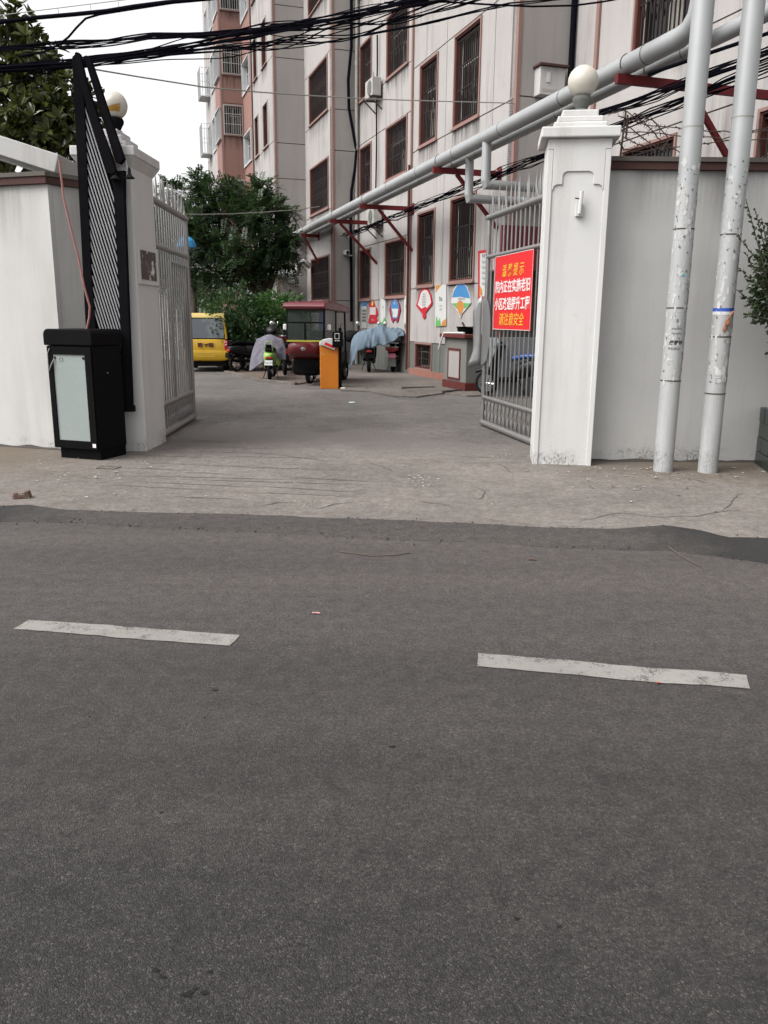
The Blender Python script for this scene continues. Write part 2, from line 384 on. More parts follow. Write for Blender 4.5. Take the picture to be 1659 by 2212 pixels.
def linepaint():
    m, n, l, b = newmat('worn road paint'); v = pos(n, l)
    fine = noi(n, l, v, 130, 5, 0.8); mid = noi(n, l, v, 9, 6, 0.7); big = noi(n, l, v, 2.2, 4)
    k = ramp(n, l, math_(n, l, 'ADD', math_(n, l, 'MULTIPLY', fine, 0.62), math_(n, l, 'MULTIPLY', mid, 0.42)), [(0.545, (0, 0, 0)), (0.60, (1, 1, 1))]).outputs[0]
    base = mixc(n, l, big, (0.165, 0.157, 0.148), (0.265, 0.252, 0.235))
    l.new(mixc(n, l, math_(n, l, 'MULTIPLY', k, 0.85), base, (0.035, 0.033, 0.032)), b.inputs['Base Color'])
    b.inputs['Roughness'].default_value = 0.85; b.inputs['Specular IOR Level'].default_value = 0.2
    bump_(n, l, fine, 0.5, 0.004, b); return m
def stainmat(name, col, scale=9.0, amount=0.8):
    """rain-wash stain: thin film, ragged runs that fade out downwards along the sheet"""
    m, n, l, b = newmat(name)
    tc = n.new('ShaderNodeTexCoord'); sp = n.new('ShaderNodeSeparateXYZ'); l.new(tc.outputs['Generated'], sp.inputs[0])
    runs = noi(n, l, pos(n, l, (scale, scale, scale*0.06)), 1.0, 6, 0.75)
    ends = noi(n, l, pos(n, l, (scale*0.6, scale*0.6, 0.1)), 1.0, 3)
    reach = math_(n, l, 'SUBTRACT', sp.outputs[2], math_(n, l, 'MULTIPLY', ends, 0.75))
    fade = math_(n, l, 'MULTIPLY', math_(n, l, 'ADD', reach, 0.1), 1.6, True)
    a = math_(n, l, 'MULTIPLY', ramp(n, l, runs, [(0.40, (0, 0, 0)), (0.70, (1, 1, 1))]).outputs[0], fade)
    ex = math_(n, l, 'MULTIPLY', math_(n, l, 'MULTIPLY', sp.outputs[0], math_(n, l, 'SUBTRACT', 1.0, sp.outputs[0])), 14.0, True)
    a = math_(n, l, 'MULTIPLY', math_(n, l, 'MULTIPLY', a, ex), amount)
    b.inputs['Base Color'].default_value = c4(col); b.inputs['Roughness'].default_value = 0.95; b.inputs['Specular IOR Level'].default_value = 0.1
    l.new(a, b.inputs['Alpha']); return m
M = {}
M['stain'] = stainmat('facade rain stain', (0.055, 0.046, 0.04), 11.0, 0.75)
M['stainw'] = stainmat('wall rain stain', (0.10, 0.092, 0.08), 3.2, 0.42)
M['road'] = asphalt('asphalt road', (0.0205, 0.0194, 0.0192), chip=0.85, scale=235, road_tones=True)
M['patch'] = asphalt('tar patch', (0.0165, 0.0156, 0.0154), chip=0.9, scale=130, bump=1.0, stain=0.6, road_tones=True, ends=True)
M['yard'] = concrete('yard worn surface', (0.128, 0.117, 0.110), dirt=(0.052, 0.047, 0.044))
M['apron'] = concrete('apron concrete', (0.168, 0.150, 0.137), zones=True)
M['pave'] = concrete('yard concrete', (0.135, 0.118, 0.106))
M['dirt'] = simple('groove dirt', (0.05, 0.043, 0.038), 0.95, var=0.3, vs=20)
M['line'] = linepaint()
M['glassg'] = glassmat('dusty window glass', (0.050, 0.054, 0.054), 0.22, spec=0.4)
M['wallw'] = plaster('white wall plaster', (0.45, 0.443, 0.432), stain=(0.20, 0.18, 0.155), streak=0.45, base_dirt=0.9, grime_z=0.16, patch=0.22, sf=1.7)
M['pillar'] = plaster('white pillar plaster', (0.52, 0.514, 0.506), stain=(0.24, 0.22, 0.195), streak=0.40, base_dirt=0.8, patch=0.15, sf=2.2, grime_z=0.16)
M['coping'] = plaster('red brown coping', (0.062, 0.03, 0.026), stain=(0.03, 0.028, 0.025), streak=0.6)
M['coping_top'] = plaster('mossy coping top', (0.10, 0.088, 0.078), stain=(0.04, 0.04, 0.035), streak=0.6)
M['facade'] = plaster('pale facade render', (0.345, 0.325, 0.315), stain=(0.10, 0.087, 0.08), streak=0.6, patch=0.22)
M['return'] = plaster('shaded facade render', (0.285, 0.263, 0.25), stain=(0.10, 0.135, 0.125), streak=0.35, patch=0.15)  # returns turn from the light: their shade is put into this darker colour
M['pinkwall'] = plaster('terracotta render', (0.235, 0.132, 0.112), stain=(0.10, 0.09, 0.075), streak=0.35, patch=0.12)
M['plinth'] = plaster('green grey plinth', (0.115, 0.12, 0.11), stain=(0.06, 0.06, 0.055), streak=0.5)
M['brickbase'] = plaster('pink plinth foot', (0.26, 0.12, 0.092), stain=(0.14, 0.09, 0.075), streak=0.5, patch=0.4)
M['pinktrim'] = plaster('pink trim', (0.225, 0.138, 0.122), stain=(0.2, 0.12, 0.10), streak=0.4)
M['joint'] = simple('dark joint', (0.05, 0.045, 0.042), 0.95)
M['wframe'] = simple('red brown window frame', (0.075, 0.024, 0.019), 0.6, var=0.35, spec=0.2, vs=9)
M['sash'] = simple('old white sash', (0.32, 0.305, 0.28), 0.6)
M['alu'] = simple('white aluminium sash', (0.46, 0.47, 0.47), 0.4)
M['grille'] = simple('dark iron grille', (0.022, 0.016, 0.015), 0.7, var=0.3, spec=0.2)
M['wgrille'] = simple('white painted grille', (0.33, 0.335, 0.335), 0.5)
M['glass'] = glassmat('window glass', (0.008, 0.009, 0.009), 0.12, spec=0.22)
M['glassb'] = glassmat('pale window glass', (0.10, 0.12, 0.125), 0.08)
M['curtain'] = simple('room curtain', (0.22, 0.205, 0.185), 0.9, var=0.5, vs=5)
M['steel'] = simple('brushed gate steel', (0.27, 0.265, 0.26), 0.42, metal=0.75, var=0.2, vs=14, bump=0.05)
M['plate'] = simple('dented sheet steel', (0.26, 0.26, 0.26), 0.45, metal=0.7, var=0.22, vs=7, bump=0.15, bs=12)
M['pipe'] = simple('grey lagged pipe', (0.31, 0.318, 0.32), 0.45, metal=0.25, var=0.12, vs=3)
M['post'] = plaster('scarred grey pipe', (0.35, 0.355, 0.356), stain=(0.16, 0.155, 0.145), streak=0.6, base_dirt=0.75, rough=0.5, patch=0.3, grime_z=0.22)
M['oxide'] = simple('red oxide steel', (0.11, 0.014, 0.016), 0.65, spec=0.2, var=0.3, vs=5)
M['black'] = simple('black paint', (0.004, 0.004, 0.0045), 0.5, spec=0.05, var=0.3)
M['blackdull'] = simple('faded black boom', (0.0075, 0.007, 0.0085), 0.9, spec=0.0, var=0.45, vs=5, bump=0.1)
M['greyslat'] = simple('grey boom slats', (0.27, 0.27, 0.278), 0.5)
M['rubber'] = simple('rubber', (0.007, 0.0065, 0.0065), 0.85, var=0.3, spec=0.15)
M['cable'] = simple('black cable', (0.006, 0.006, 0.009), 0.9, spec=0.0)
M['wire'] = simple('pale wire', (0.24, 0.235, 0.215), 0.6)
M['rust'] = simple('rusty wire', (0.045, 0.03, 0.024), 0.85)
M['globe'] = simple('opal globe', (0.46, 0.43, 0.375), 0.4, var=0.2, vs=7, spec=0.5)
M['bark'] = simple('bark', (0.05, 0.038, 0.03), 0.95, var=0.4, vs=12, bump=0.6, bs=30)
M['red'] = simple('red print', (0.52, 0.006, 0.009), 0.6, var=0.06)
M['yellowink'] = simple('yellow print', (0.60, 0.33, 0.02), 0.5, var=0.05)
M['whiteink'] = simple('white print', (0.58, 0.57, 0.56), 0.5, var=0.04)
M['blackink'] = simple('black print', (0.03, 0.03, 0.03), 0.6)
M['white'] = simple('white plastic', (0.48, 0.48, 0.475), 0.45, var=0.06)
# ================================================================ GROUND
def wob(pts, n=6, a=0.02, seed=0):
    out = []
    for i in range(len(pts)-1):
        p, q = Vector(pts[i]), Vector(pts[i+1])
        for k in range(n):
            t = k/n; w = p.lerp(q, t)
            w.y += a*(noise.noise(Vector((w.x*3.1, seed, 0))) + 0.6*noise.noise(Vector((w.x*11.3, seed+5, 0))))
            w.x += 0.5*a*noise.noise(Vector((w.y*7.1+w.x, seed+9, 0)))
            out.append(w)
    out.append(Vector(pts[-1])); return out
def sheet(name, outline, z, mat, thick=0.0, parent=None, kind='structure'):
    m = MB(); n = len(outline)
    vs = [(p[0], p[1], z) for p in outline]; fs = [tuple(range(n))]
    if thick:
        vs += [(p[0], p[1], z-thick) for p in outline]
        fs += [(i, (i+1) % n, n+(i+1) % n, n+i) for i in range(n)]
    m.add(vs, fs)
    o = m.build(name, mat, parent=parent, recalc=True)
    if o.data.polygons[0].normal.z < 0: o.data.flip_normals()
    if kind and parent is None: o['kind'] = kind
    return o
road = sheet('road', [(-300, -300), (300, -300), (300, 400), (-300, 400)], 0.0, M['road'])
edge_px = [(0, 1096), (60, 1094), (130, 1104), (300, 1110), (520, 1114), (700, 1122), (829, 1126), (1000, 1133), (1180, 1143), (1330, 1146), (1440, 1138), (1520, 1150), (1570, 1164), (1659, 1166)]
edge = [gp(x, y) for x, y in edge_px]
edge = [Vector((-14, edge[0].y+1.5, 0))] + edge + [Vector((12, edge[-1].y-1.3, 0))]
edge = wob(edge, 8, 0.018, 1)
back = [(14, 9.6), (2.4, 9.6), (1.9, 10.1), (1.3, 10.0), (0.8, 10.3), (0.2, 10.9), (-0.2, 11.5), (-0.8, 10.9), (-1.4, 11.4), (-2.0, 11.2), (-2.6, 11.8), (-3.0, 10.9), (-3.6, 10.4), (-14, 12.6)]
back = wob([Vector((x, y, 0)) for x, y in back], 8, 0.10, 3)
yard = sheet('yard', [(-60, 10.2), (-2.9, 10.2), (2.2, 9.2), (60, 9.2), (60, 120), (-60, 120)], 0.004, M['yard'])
apron = sheet('pavement', edge + back, 0.010, M['apron'], 0.02)
low_px = [(0, 1128), (150, 1128), (330, 1140), (560, 1150), (829, 1166), (1050, 1172), (1250, 1186), (1450, 1190), (1659, 1217)]
low = [gp(x, y) for x, y in low_px]
low = [Vector((-14, low[0].y+1.5, 0))] + low + [Vector((12, low[-1].y-1.3, 0))]
low = wob(low, 10, 0.03, 8)
lap = [Vector((p.x, p.y+0.012+0.01*noise.noise(Vector((p.x*9, 3, 3))), 0)) for p in edge]
def interp(line, x):
    for i in range(len(line)-1):
        if line[i].x <= x <= line[i+1].x: t = (x-line[i].x)/max(1e-6, line[i+1].x-line[i].x); return line[i].y*(1-t)+line[i+1].y*t
    return line[-1].y
lap.sort(key=lambda p: p.x); low.sort(key=lambda p: p.x)
m = MB(); vs = []; NX = 420
for i in range(NX+1):
    x = -13.5+25*i/NX; yt, yl = interp(lap, x), interp(low, x)
    for t, z in ((0, 0.011), (0.06, 0.017), (0.3, 0.018), (0.6, 0.013), (0.85, 0.006), (1.0, 0.0012)):
        vs.append((x, yt*(1-t)+yl*t, z+0.003*noise.noise(Vector((x*6, t*5, 2)))*(t < 1)))
m.add(vs, [(i*6+j, i*6+j+1, (i+1)*6+j+1, (i+1)*6+j) for i in range(NX) for j in range(5)])
patch = tag(m.build('tar_seam', M['patch'], smooth=True, sharp=180), kind='structure')
# grooves scored across the ramp and cracks in the concrete
def strip(name, pts, w, parent, z, mat, seed=0, taper=True):
    m = MB(); vs = []; k = len(pts)
    for i, p in enumerate(pts):
        d = (pts[min(i+1, k-1)] - pts[max(i-1, 0)]); d.normalize(); a = Vector((-d.y, d.x, 0))
        ww = w*(0.55 + 0.8*abs(noise.noise(Vector((p.x*6, p.y*6, seed)))))
        if taper: ww *= min(1.0, 0.25 + 3*min(i, k-1-i)/k)
        vs += [(p.x+a.x*ww, p.y+a.y*ww, z), (p.x-a.x*ww, p.y-a.y*ww, z)]
    m.add(vs, [(2*i, 2*i+1, 2*i+3, 2*i+2) for i in range(k-1)])
    o = m.build(name, mat, parent=parent)
    if o.data.polygons[0].normal.z < 0: o.data.flip_normals()
    return o
def polyline(px, n=10, a=0.02, seed=0, z=0.0):
    P = [gp(x, y) for x, y in px]; out = []
    for i in range(len(P)-1):
        for k in range(n):
            p = P[i].lerp(P[i+1], k/n)
            out.append(Vector((p.x + a*noise.noise(Vector((p.x*8+seed, p.y*8, 1))), p.y + a*noise.noise(Vector((p.x*8, p.y*8+seed, 7))), 0)))
    out.append(P[-1]); return out
for i, px in enumerate([[(410, 952), (520, 958)], [(420, 966), (600, 972)], [(300, 985), (470, 992)], [(500, 988), (700, 993)], [(330, 1003), (760, 1020)], [(240, 1012), (440, 1020)],
                        [(260, 1030), (690, 1040)], [(360, 1037), (790, 1050)], [(300, 1043), (560, 1056)], [(530, 1051), (800, 1068)], [(230, 1050), (470, 1062)], [(520, 1066), (770, 1075)],
                        [(350, 1075), (530, 1082)], [(560, 980), (720, 1000)], [(420, 977), (640, 984)], [(600, 1032), (820, 1044)], [(380, 1022), (520, 1028)],
                        [(950, 986), (1130, 994)], [(980, 1002), (1150, 1002)]]):
    strip('groove', polyline(px, 14, 0.012, i), 0.008, apron, 0.0135, M['dirt'], i)
for i, px in enumerate([[(1230, 1135), (1290, 1120), (1340, 1112), (1420, 1120), (1500, 1118), (1560, 1108), (1620, 1100)], [(1560, 1108), (1580, 1088), (1600, 1068)],
                        [(680, 1105), (720, 1092), (780, 1088)], [(560, 1098), (600, 1088), (640, 1090)], [(860, 1022), (900, 1040), (930, 1048)], [(1020, 1052), (1050, 1066), (1035, 1082), (1012, 1075)],
                        [(795, 1000), (830, 1012), (850, 1022)], [(1480, 1035), (1530, 1046)], [(1110, 1030), (1090, 1010), (1060, 1000)], [(900, 1085), (940, 1090), (990, 1098)]]):
    strip('crack', polyline(px, 12, 0.03, 40+i), 0.006, apron, 0.0138, M['dirt'], 40+i)
# concrete pad in front of the building inside the yard
pad_px = [(735, 846), (800, 848), (850, 858), (900, 860), (960, 852), (1010, 858), (1060, 856)]
pad = [gp(x, y) for x, y in pad_px]
pad = wob(pad, 6, 0.06, 12) + [fp(-6, 0.0), fp(-4.8, -0.2), fp(6.1, -0.2), fp(6.1, 0.85), fp(9, 0.7), gp(700, 822), gp(733, 835)]
pad_o = sheet('yard_pad', pad, 0.035, M['pave'], 0.03)
for i, px in enumerate([[(860, 842), (900, 853), (945, 850)], [(800, 850), (870, 862), (930, 860), (980, 850)], [(560, 822), (640, 826)]]):
    strip('crack', polyline(px, 10, 0.05, 60+i), 0.02, pad_o, 0.039, M['dirt'], 60+i)
kerb = [gp(x, y) for x, y in [(488, 806), (520, 813), (560, 824), (640, 832)]]
m = MB()
for i in range(len(kerb)-1): m.beam(kerb[i]+Vector((0, 0, 0.03)), kerb[i+1]+Vector((0, 0, 0.03)), 0.10, 0.07)
tag(m.build('kerb', M['pave'], bevel=0.01), kind='structure')
bed = sheet('planting_bed', [gp(488, 806), gp(520, 813), gp(560, 824), gp(640, 832), gp(700, 822), fp(9.5, 1.2), fp(18, 3.5), Vector((-7.5, 34, 0))], 0.03, simple('bed soil', (0.10, 0.075, 0.06), 0.95, var=0.4, vs=8, bump=0.5, bs=25), 0.03)
# painted dashes on the road
for px in ([(30, 1359), (62, 1340), (300, 1357), (518, 1373), (497, 1396), (260, 1379)], [(1032, 1412), (1320, 1436), (1612, 1460), (1622, 1490), (1320, 1467), (1032, 1440)]):
    P = [gp(x, y) for x, y in px]
    P = wob(P + [P[0]], 22, 0.011, px[0][0])[:-1]
    sheet('lane_marking', P, 0.004, M['line'], parent=road)

# ================================================================ BOUNDARY WALLS AND GATE PILLARS
def wall_line(name, label, p, q, h, t, cop_h=0.12, cop_out=0.05, group=None):
    p, q = Vector(p), Vector(q); d = (q-p).normalized(); n = Vector((d.y, -d.x, 0)); L = (q-p).length
    T = thing(name, label, 'wall', p, 0, group)
    def Mp(u, v, k): return p + d*u + n*k + Vector((0, 0, v))
    w = MB(); w.slab(Mp, 0, L, 0.0, h, [], -t, 0); w.build('wall_face', M['wallw'], T, world=True, bevel=0.008)
    c = MB(); c.slab(Mp, -0.02, L+0.02, h+0.002, h+cop_h*0.62, [], -t-cop_out, cop_out); c.build('coping', M['coping'], T, world=True, bevel=0.012)
    c = MB(); c.slab(Mp, -0.03, L+0.03, h+cop_h*0.62+0.002, h+cop_h, [], -t-cop_out-0.015, cop_out+0.015); c.build('coping_cap', M['coping_top'], T, world=True, bevel=0.015)
    q = MB(); q.add([Mp(0.02, h-0.9, 0.003), Mp(L-0.02, h-0.9, 0.003), Mp(L-0.02, h-0.001, 0.003), Mp(0.02, h-0.001, 0.003)], [(0, 1, 2, 3)]); q.build('rain_stain', M['stainw'], T, world=True, recalc=False)
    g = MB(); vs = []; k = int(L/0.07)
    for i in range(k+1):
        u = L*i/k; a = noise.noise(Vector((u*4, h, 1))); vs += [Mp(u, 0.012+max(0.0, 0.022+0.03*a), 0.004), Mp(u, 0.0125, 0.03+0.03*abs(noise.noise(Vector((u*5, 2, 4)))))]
    g.add(vs, [(2*i, 2*i+1, 2*i+3, 2*i+2) for i in range(k)]); g.build('base_gap_shade', M['dirt'], T, world=True, recalc=False)  # dark strip at the foot: soil-filled gap, and contact shade put into colour
    return T
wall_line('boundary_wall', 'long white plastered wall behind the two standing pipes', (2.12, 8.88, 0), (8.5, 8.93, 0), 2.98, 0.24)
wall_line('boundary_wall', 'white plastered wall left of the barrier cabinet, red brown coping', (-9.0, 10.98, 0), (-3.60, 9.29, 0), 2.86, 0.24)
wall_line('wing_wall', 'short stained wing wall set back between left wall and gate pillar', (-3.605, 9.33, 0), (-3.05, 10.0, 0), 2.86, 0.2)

def pillar(name, label, x0, x1, y0, y1, rz, zc, caph, tiers, panel):
    W, Dp = x1-x0, y1-y0
    T = thing(name, label, 'pillar', ((x0+x1)/2, y0, 0), rz)
    m = MB(); m.bb(-W/2, W/2, 0, Dp, 0, zc); m.build('shaft', M['pillar'], T, bevel=0.012)
    if panel:
        e = 0.055; k = 0.016
        def Mf(u, v, n): return Vector((u, -n, v))
        m = MB(); m.bb(-W/2+0.001, -W/2+e, -k, 0.004, 0.0, zc-0.10); m.build('panel_stile', M['pillar'], T, bevel=0.006)
        m = MB(); m.bb(W/2-e, W/2-0.001, -k, 0.004, 0.0, zc-0.10); m.build('panel_stile', M['pillar'], T, bevel=0.006)
        xi = W/2-e; zt = zc-0.10; pts = [(-W/2+0.001, zc-0.001), (-W/2+0.001, zt+0.002), (-xi+0.002, zt+0.002), (-xi+0.002, zc-0.52)]
        def arc(cx, cz, r, a0, a1, n=7): return [(cx+r*math.cos(R(a0+(a1-a0)*i/n)), cz+r*math.sin(R(a0+(a1-a0)*i/n))) for i in range(n+1)]
        z1, z2 = zc-0.42, zc-0.30; xs = xi*0.60
        half = arc(-xi+0.06, z1-0.05, 0.05, 180, 90) + [(-xs, z1)] + arc(-xs+0.05, z2-0.05, 0.05, 180, 90)
        half = [(-xi+0.002, z1-0.05)] + half
        full = half + [(-u, v) for u, v in half[::-1]]
        poly = [(-W/2+0.001, zc-0.001), (-W/2+0.001, zt+0.002), (-xi+0.0015, zt+0.002)] + full + [(xi-0.0015, zt+0.002), (W/2-0.001, zt+0.002), (W/2-0.001, zc-0.001)]
        m = MB(); m.prism(poly, -0.004, k, Mf); m.build('panel_head', M['pillar'], T, bevel=0.005)
    ov = 0.07
    m = MB(); m.add([(sx*(W/2+a), (Dp/2)+sy*(Dp/2+a), z) for a, z in ((0.0, zc-0.10), (ov*0.9, zc)) for sx, sy in ((-1, -1), (1, -1), (1, 1), (-1, 1))],
                    [(0, 1, 5, 4), (1, 2, 6, 5), (2, 3, 7, 6), (3, 0, 4, 7), (3, 2, 1, 0), (4, 5, 6, 7)])
    if not panel: m.build('cornice', M['pillar'], T, bevel=0.004)
    m = MB(); m.bb(-W/2-ov, W/2+ov, -ov, Dp+ov, zc+0.002, zc+caph); m.build('cap_slab', M['pillar'], T, bevel=0.012)
    z = zc+caph
    for dz, ins in tiers:
        m = MB(); m.bb(-W/2+ins, W/2-ins, ins, Dp-ins, z+0.001, z+dz); m.build('cap_tier', M['pillar'], T, bevel=0.012); z += dz
    return T, z
PR, ztR = pillar('gate_pillar', 'white gate pillar with arched moulded panel beside the standing pipes', 1.57, 2.18, 8.62, 9.17, R(-7.0), 3.22, 0.10, [(0.065, 0.05), (0.06, 0.085), (0.065, 0.13)], True)
PL, ztL = pillar('gate_pillar', 'plain white gate pillar behind the barrier cabinet, dark plaque on it', -3.24, -2.70, 9.27, 10.03, R(-2.0), 3.13, 0.10, [(0.07, 0.05), (0.07, 0.11), (0.07, 0.17)], False)
# worn plaque on the left pillar
m = MB(); m.bb(-0.03, 0.018, 0.02, 0.70, 1.85, 2.26); fr_ = m.build('plaque_backing', M['pillar'])
m = MB(); m.bb(0.0185, 0.024, 0.07, 0.60, 1.90, 2.21)
pq = m.build('plaque', worn('worn plaque', (0.05, 0.032, 0.03), (0.55, 0.54, 0.53), 0.56, 6.5, 0.5, stretch=(1, 1.3, 1.0)), loc=None)
PQ = thing('wall_plaque', 'peeling dark brown plaque on the left gate pillar', 'plaque', (-2.695, 9.29, 0), R(-2.0)); pq.parent = PQ; fr_.parent = PQ
(lambda *a: None)(pq, 'peeling dark brown plaque on the left gate pillar', 'plaque')
# hasp on right pillar
T = thing('latch_bracket', 'small white iron latch bracket high on the right gate pillar', 'latch', (1.90, 8.60, 2.50), R(-7))
m = MB(); m.bb(-0.035, 0.035, -0.022, 0.03, 0.0, 0.12); m.build('back_plate', M['pillar'], T, bevel=0.004)
m = MB(); m.tube([(0.0, -0.04, 0.02), (0.012, -0.045, 0.23)], 0.018, 8); m.build('bolt', M['pillar'], T, smooth=True)
m = MB(); m.tube([(0.0, -0.04, 0.16), (-0.05, -0.045, 0.165)], 0.007, 6); m.build('bolt_handle', M['rust'], T)

def globe_lamp(label, x, y, z, r, tape):
    T = thing('globe_lamp', label, 'lamp', (x, y, z), 0, 'globe lamps on the gate pillars')
    m = MB(); m.lathe([(0.06, 0), (0.075, 0.02), (0.055, 0.035), (0.09, 0.10), (0.095, 0.125), (0.085, 0.15), (0.05, 0.16)], n=20); m.build('lamp_base', M['blackdull'] if tape else M['plinth'], T, smooth=True)
    m = MB(); m.sphere((0, 0, 0.15+r*0.93), r, 28, 16); m.build('globe', M['globe'], T, smooth=True, sharp=180)
    if tape:
        m = MB(); vs = []; fs = []; zc = 0.15+r*0.93
        for i in range(9):
            for j in range(3):
                a = R(-150+i*13); e = R(-34+j*(9+2*abs(i-4)))
                rr = r*1.012; vs.append((rr*math.cos(e)*math.cos(a), rr*math.cos(e)*math.sin(a), zc+rr*math.sin(e)))
        for i in range(8):
            for j in range(2): fs.append((i*3+j, i*3+3+j, i*3+4+j, i*3+1+j))
        m.add(vs, fs); m.build('tape', simple('brown tape', (0.36, 0.19, 0.03), 0.4), T)
    return T
globe_lamp('dusty white globe lamp on the moulded right gate pillar', 1.93, 8.9, ztR, 0.148, False)
globe_lamp('white globe lamp with brown tape on the left gate pillar', -2.96, 9.68, ztL, 0.142, True)

# sloping concrete roof edge seen over the left wall
T = thing('gatehouse_roof', 'pale sloping concrete roof edge behind the left wall', 'roof', (-5.2, 11.2, 0))
m = MB(); a, b_ = at(-60, 302, 11.2), at(175, 378, 11.2)
m.beam(a, b_, 1.6, 0.21, up=(0, 0, 1)); m.build('roof_slab', M['wallw'], T, world=True, bevel=0.01)
m = MB(); m.bb(-9, -4.35, 11.6, 13.2, 0, 3.0); m.build('gatehouse_wall', M['wallw'], T, world=True)
# ================================================================ APARTMENT BUILDING
BL = thing('apartment_building', 'stepped pale apartment block with barred red brown windows and terracotta balconies', 'building', FA, FROT)
TOPZ = 17.0
JW = 0.012
def bayM(o): return lambda u, v, n: Vector((u, o+n, v))
def retM(s): return lambda u, v, n: Vector((s-n, u, v))
def wall_run(Mp, u0, u1, wins, joints, mat, plinth=0.85, vjoints=(), foot=None, mats=None):
    holes = [(w[0], w[1], w[2], w[3]) for w in wins]
    m = MB(); m.slab(Mp, u0, u1, 0, TOPZ, holes, -0.28, -0.022); m.build('wall', M['joint'], BL)
    vs_ = [0.0] + sorted(joints) + [TOPZ]
    us = [u0] + sorted(vjoints) + [u1]
    for i in range(len(vs_)-1):
        for k in range(len(us)-1):
            a, b = vs_[i]+JW*(i > 0), vs_[i+1]-JW*(i < len(vs_)-2)
            c, d = us[k]+JW*(k > 0), us[k+1]-JW*(k < len(us)-2)
            mm = mat
            if vs_[i+1] <= plinth+0.15: mm = M['plinth']
            if mats: mm = mats(c, d, a, b) or mm
            p = MB(); p.slab(Mp, c, d, a, b, [h for h in holes if h[0] < d and h[1] > c and h[2] < b and h[3] > a], -0.0215, 0.0); p.build('wall_panel', mm, BL)
    if foot:
        p = MB(); p.slab(Mp, foot[0], foot[1], 0.0, foot[2], [], 0.0, 0.035); p.build('plinth_foot', M['brickbase'], BL, bevel=0.01)
def window(Mp, u0, u1, z0, z1, style='brown', seed=0):
    rnd = random.Random(seed); W, Hh = u1-u0, z1-z0
    f = MB(); t = 0.055
    surround = style != 'alu'
    f.slab(Mp, u0-0.028, u1+0.028, z0-0.03, z1+0.028, [(u0+0.02, u1-0.02, z0+0.02, z1-0.02)], 0.001, 0.03) if surround else f.slab(Mp, u0-0.03, u1+0.03, z0-0.05, z1+0.03, [(u0+0.02, u1-0.02, z0+0.02, z1-0.02)], 0.001, 0.05)
    w = f.build('window', M['pinktrim'] if style in ('brown', 'pinkbase') else M['alu'] if style == 'alu' else M['sash'], BL)
    fr = MB(); fr.slab(Mp, u0, u1, z0, z1, [(u0+t, u1-t, z0+t, z1-t)], -0.20, 0.0); fr.build('frame', M['wframe'] if style != 'alu' else M['alu'], w)
    sa = MB(); mid = (u0+u1)/2; tr = z0+Hh*0.68; sw = 0.03
    sm = M['sash'] if style != 'alu' else M['alu']
    hol = [(u0+t+sw, mid-sw/2, z0+t+sw, tr-sw), (mid+sw/2, u1-t-sw, z0+t+sw, tr-sw), (u0+t+sw, mid-sw/2, tr, z1-t-sw), (mid+sw/2, u1-t-sw, tr, z1-t-sw)]
    sa.slab(Mp, u0+t, u1-t, z0+t, z1-t, hol, -0.19, -0.15); sa.build('sash', sm, w)
    for i, h in enumerate(hol):
        pm = (M['glass'] if rnd.random() < .65 else M['glassg']) if style != 'alu' else (M['glassb'] if rnd.random() < .6 else M['glass'])
        g = MB(); g.slab(Mp, *h[:2], *h[2:], [], -0.178, -0.172); g.build('pane', pm, w)
    if style in ('brown', 'pinkbase'):
        g = MB(); nb = max(5, int(W/0.115)); rr = 0.011
        def bar(a, b, r=rr, n=-0.05): g.beam(Mp(a[0], a[1], n), Mp(b[0], b[1], n), 2*r, 2*r, up=Mp(0, 0, 1)-Mp(0, 0, 0))
        for i in range(nb+1):
            u = u0+0.03+(W-0.06)*i/nb; bar((u, z0+0.01), (u, z1-0.01))
        for zf in (0.06, 0.40, 0.66, 0.94): bar((u0+0.02, z0+Hh*zf), (u1-0.02, z0+Hh*zf), 0.011)
        if Hh > 1:
            for i in range(nb):
                ua = u0+0.03+(W-0.06)*(i+0.5)/nb; du = (W-0.06)/nb/2
                if i % 2 == 0:
                    bar((ua-du, z0+Hh*0.66), (ua, z0+Hh*0.53), 0.007); bar((ua+du, z0+Hh*0.66), (ua, z0+Hh*0.53), 0.007)
                    bar((ua, z0+Hh*0.53), (ua, z0+Hh*0.40), 0.007)
                else:
                    bar((ua-du, z0+Hh*0.40), (ua, z0+Hh*0.28), 0.007); bar((ua+du, z0+Hh*0.40), (ua, z0+Hh*0.28), 0.007)
        g.build('grille', M['grille'], w)
    if style in ('whitegrille',):
        g = MB(); nb = int(W/0.085)
        for i in range(nb+1):
            u = u0+(W)*i/nb; g.beam(Mp(u, z0-0.03, 0.06), Mp(u, z1+0.03, 0.06), 0.014, 0.014, up=Mp(0, 0, 1)-Mp(0, 0, 0))
        for zf in (0, 0.35, 0.7, 1.0): g.beam(Mp(u0, z0+Hh*zf, 0.06), Mp(u1, z0+Hh*zf, 0.06), 0.02, 0.02, up=(0, 0, 1))
        g.build('grille', M['wgrille'], w)
    for _c in range(2 if style == 'brown' and Hh > 1.2 else 0):
        if rnd.random() < 0.35: continue
        q = MB(); a = u0+t+0.04+rnd.random()*W*0.3; b = a+W*(0.2+0.2*rnd.random())
        q.slab(Mp, a, min(b, u1-t-0.03), z0+t+0.02, z0+Hh*(0.3+0.35*rnd.random()), [], -0.168, -0.160); q.build('curtain', M['curtain'], w)
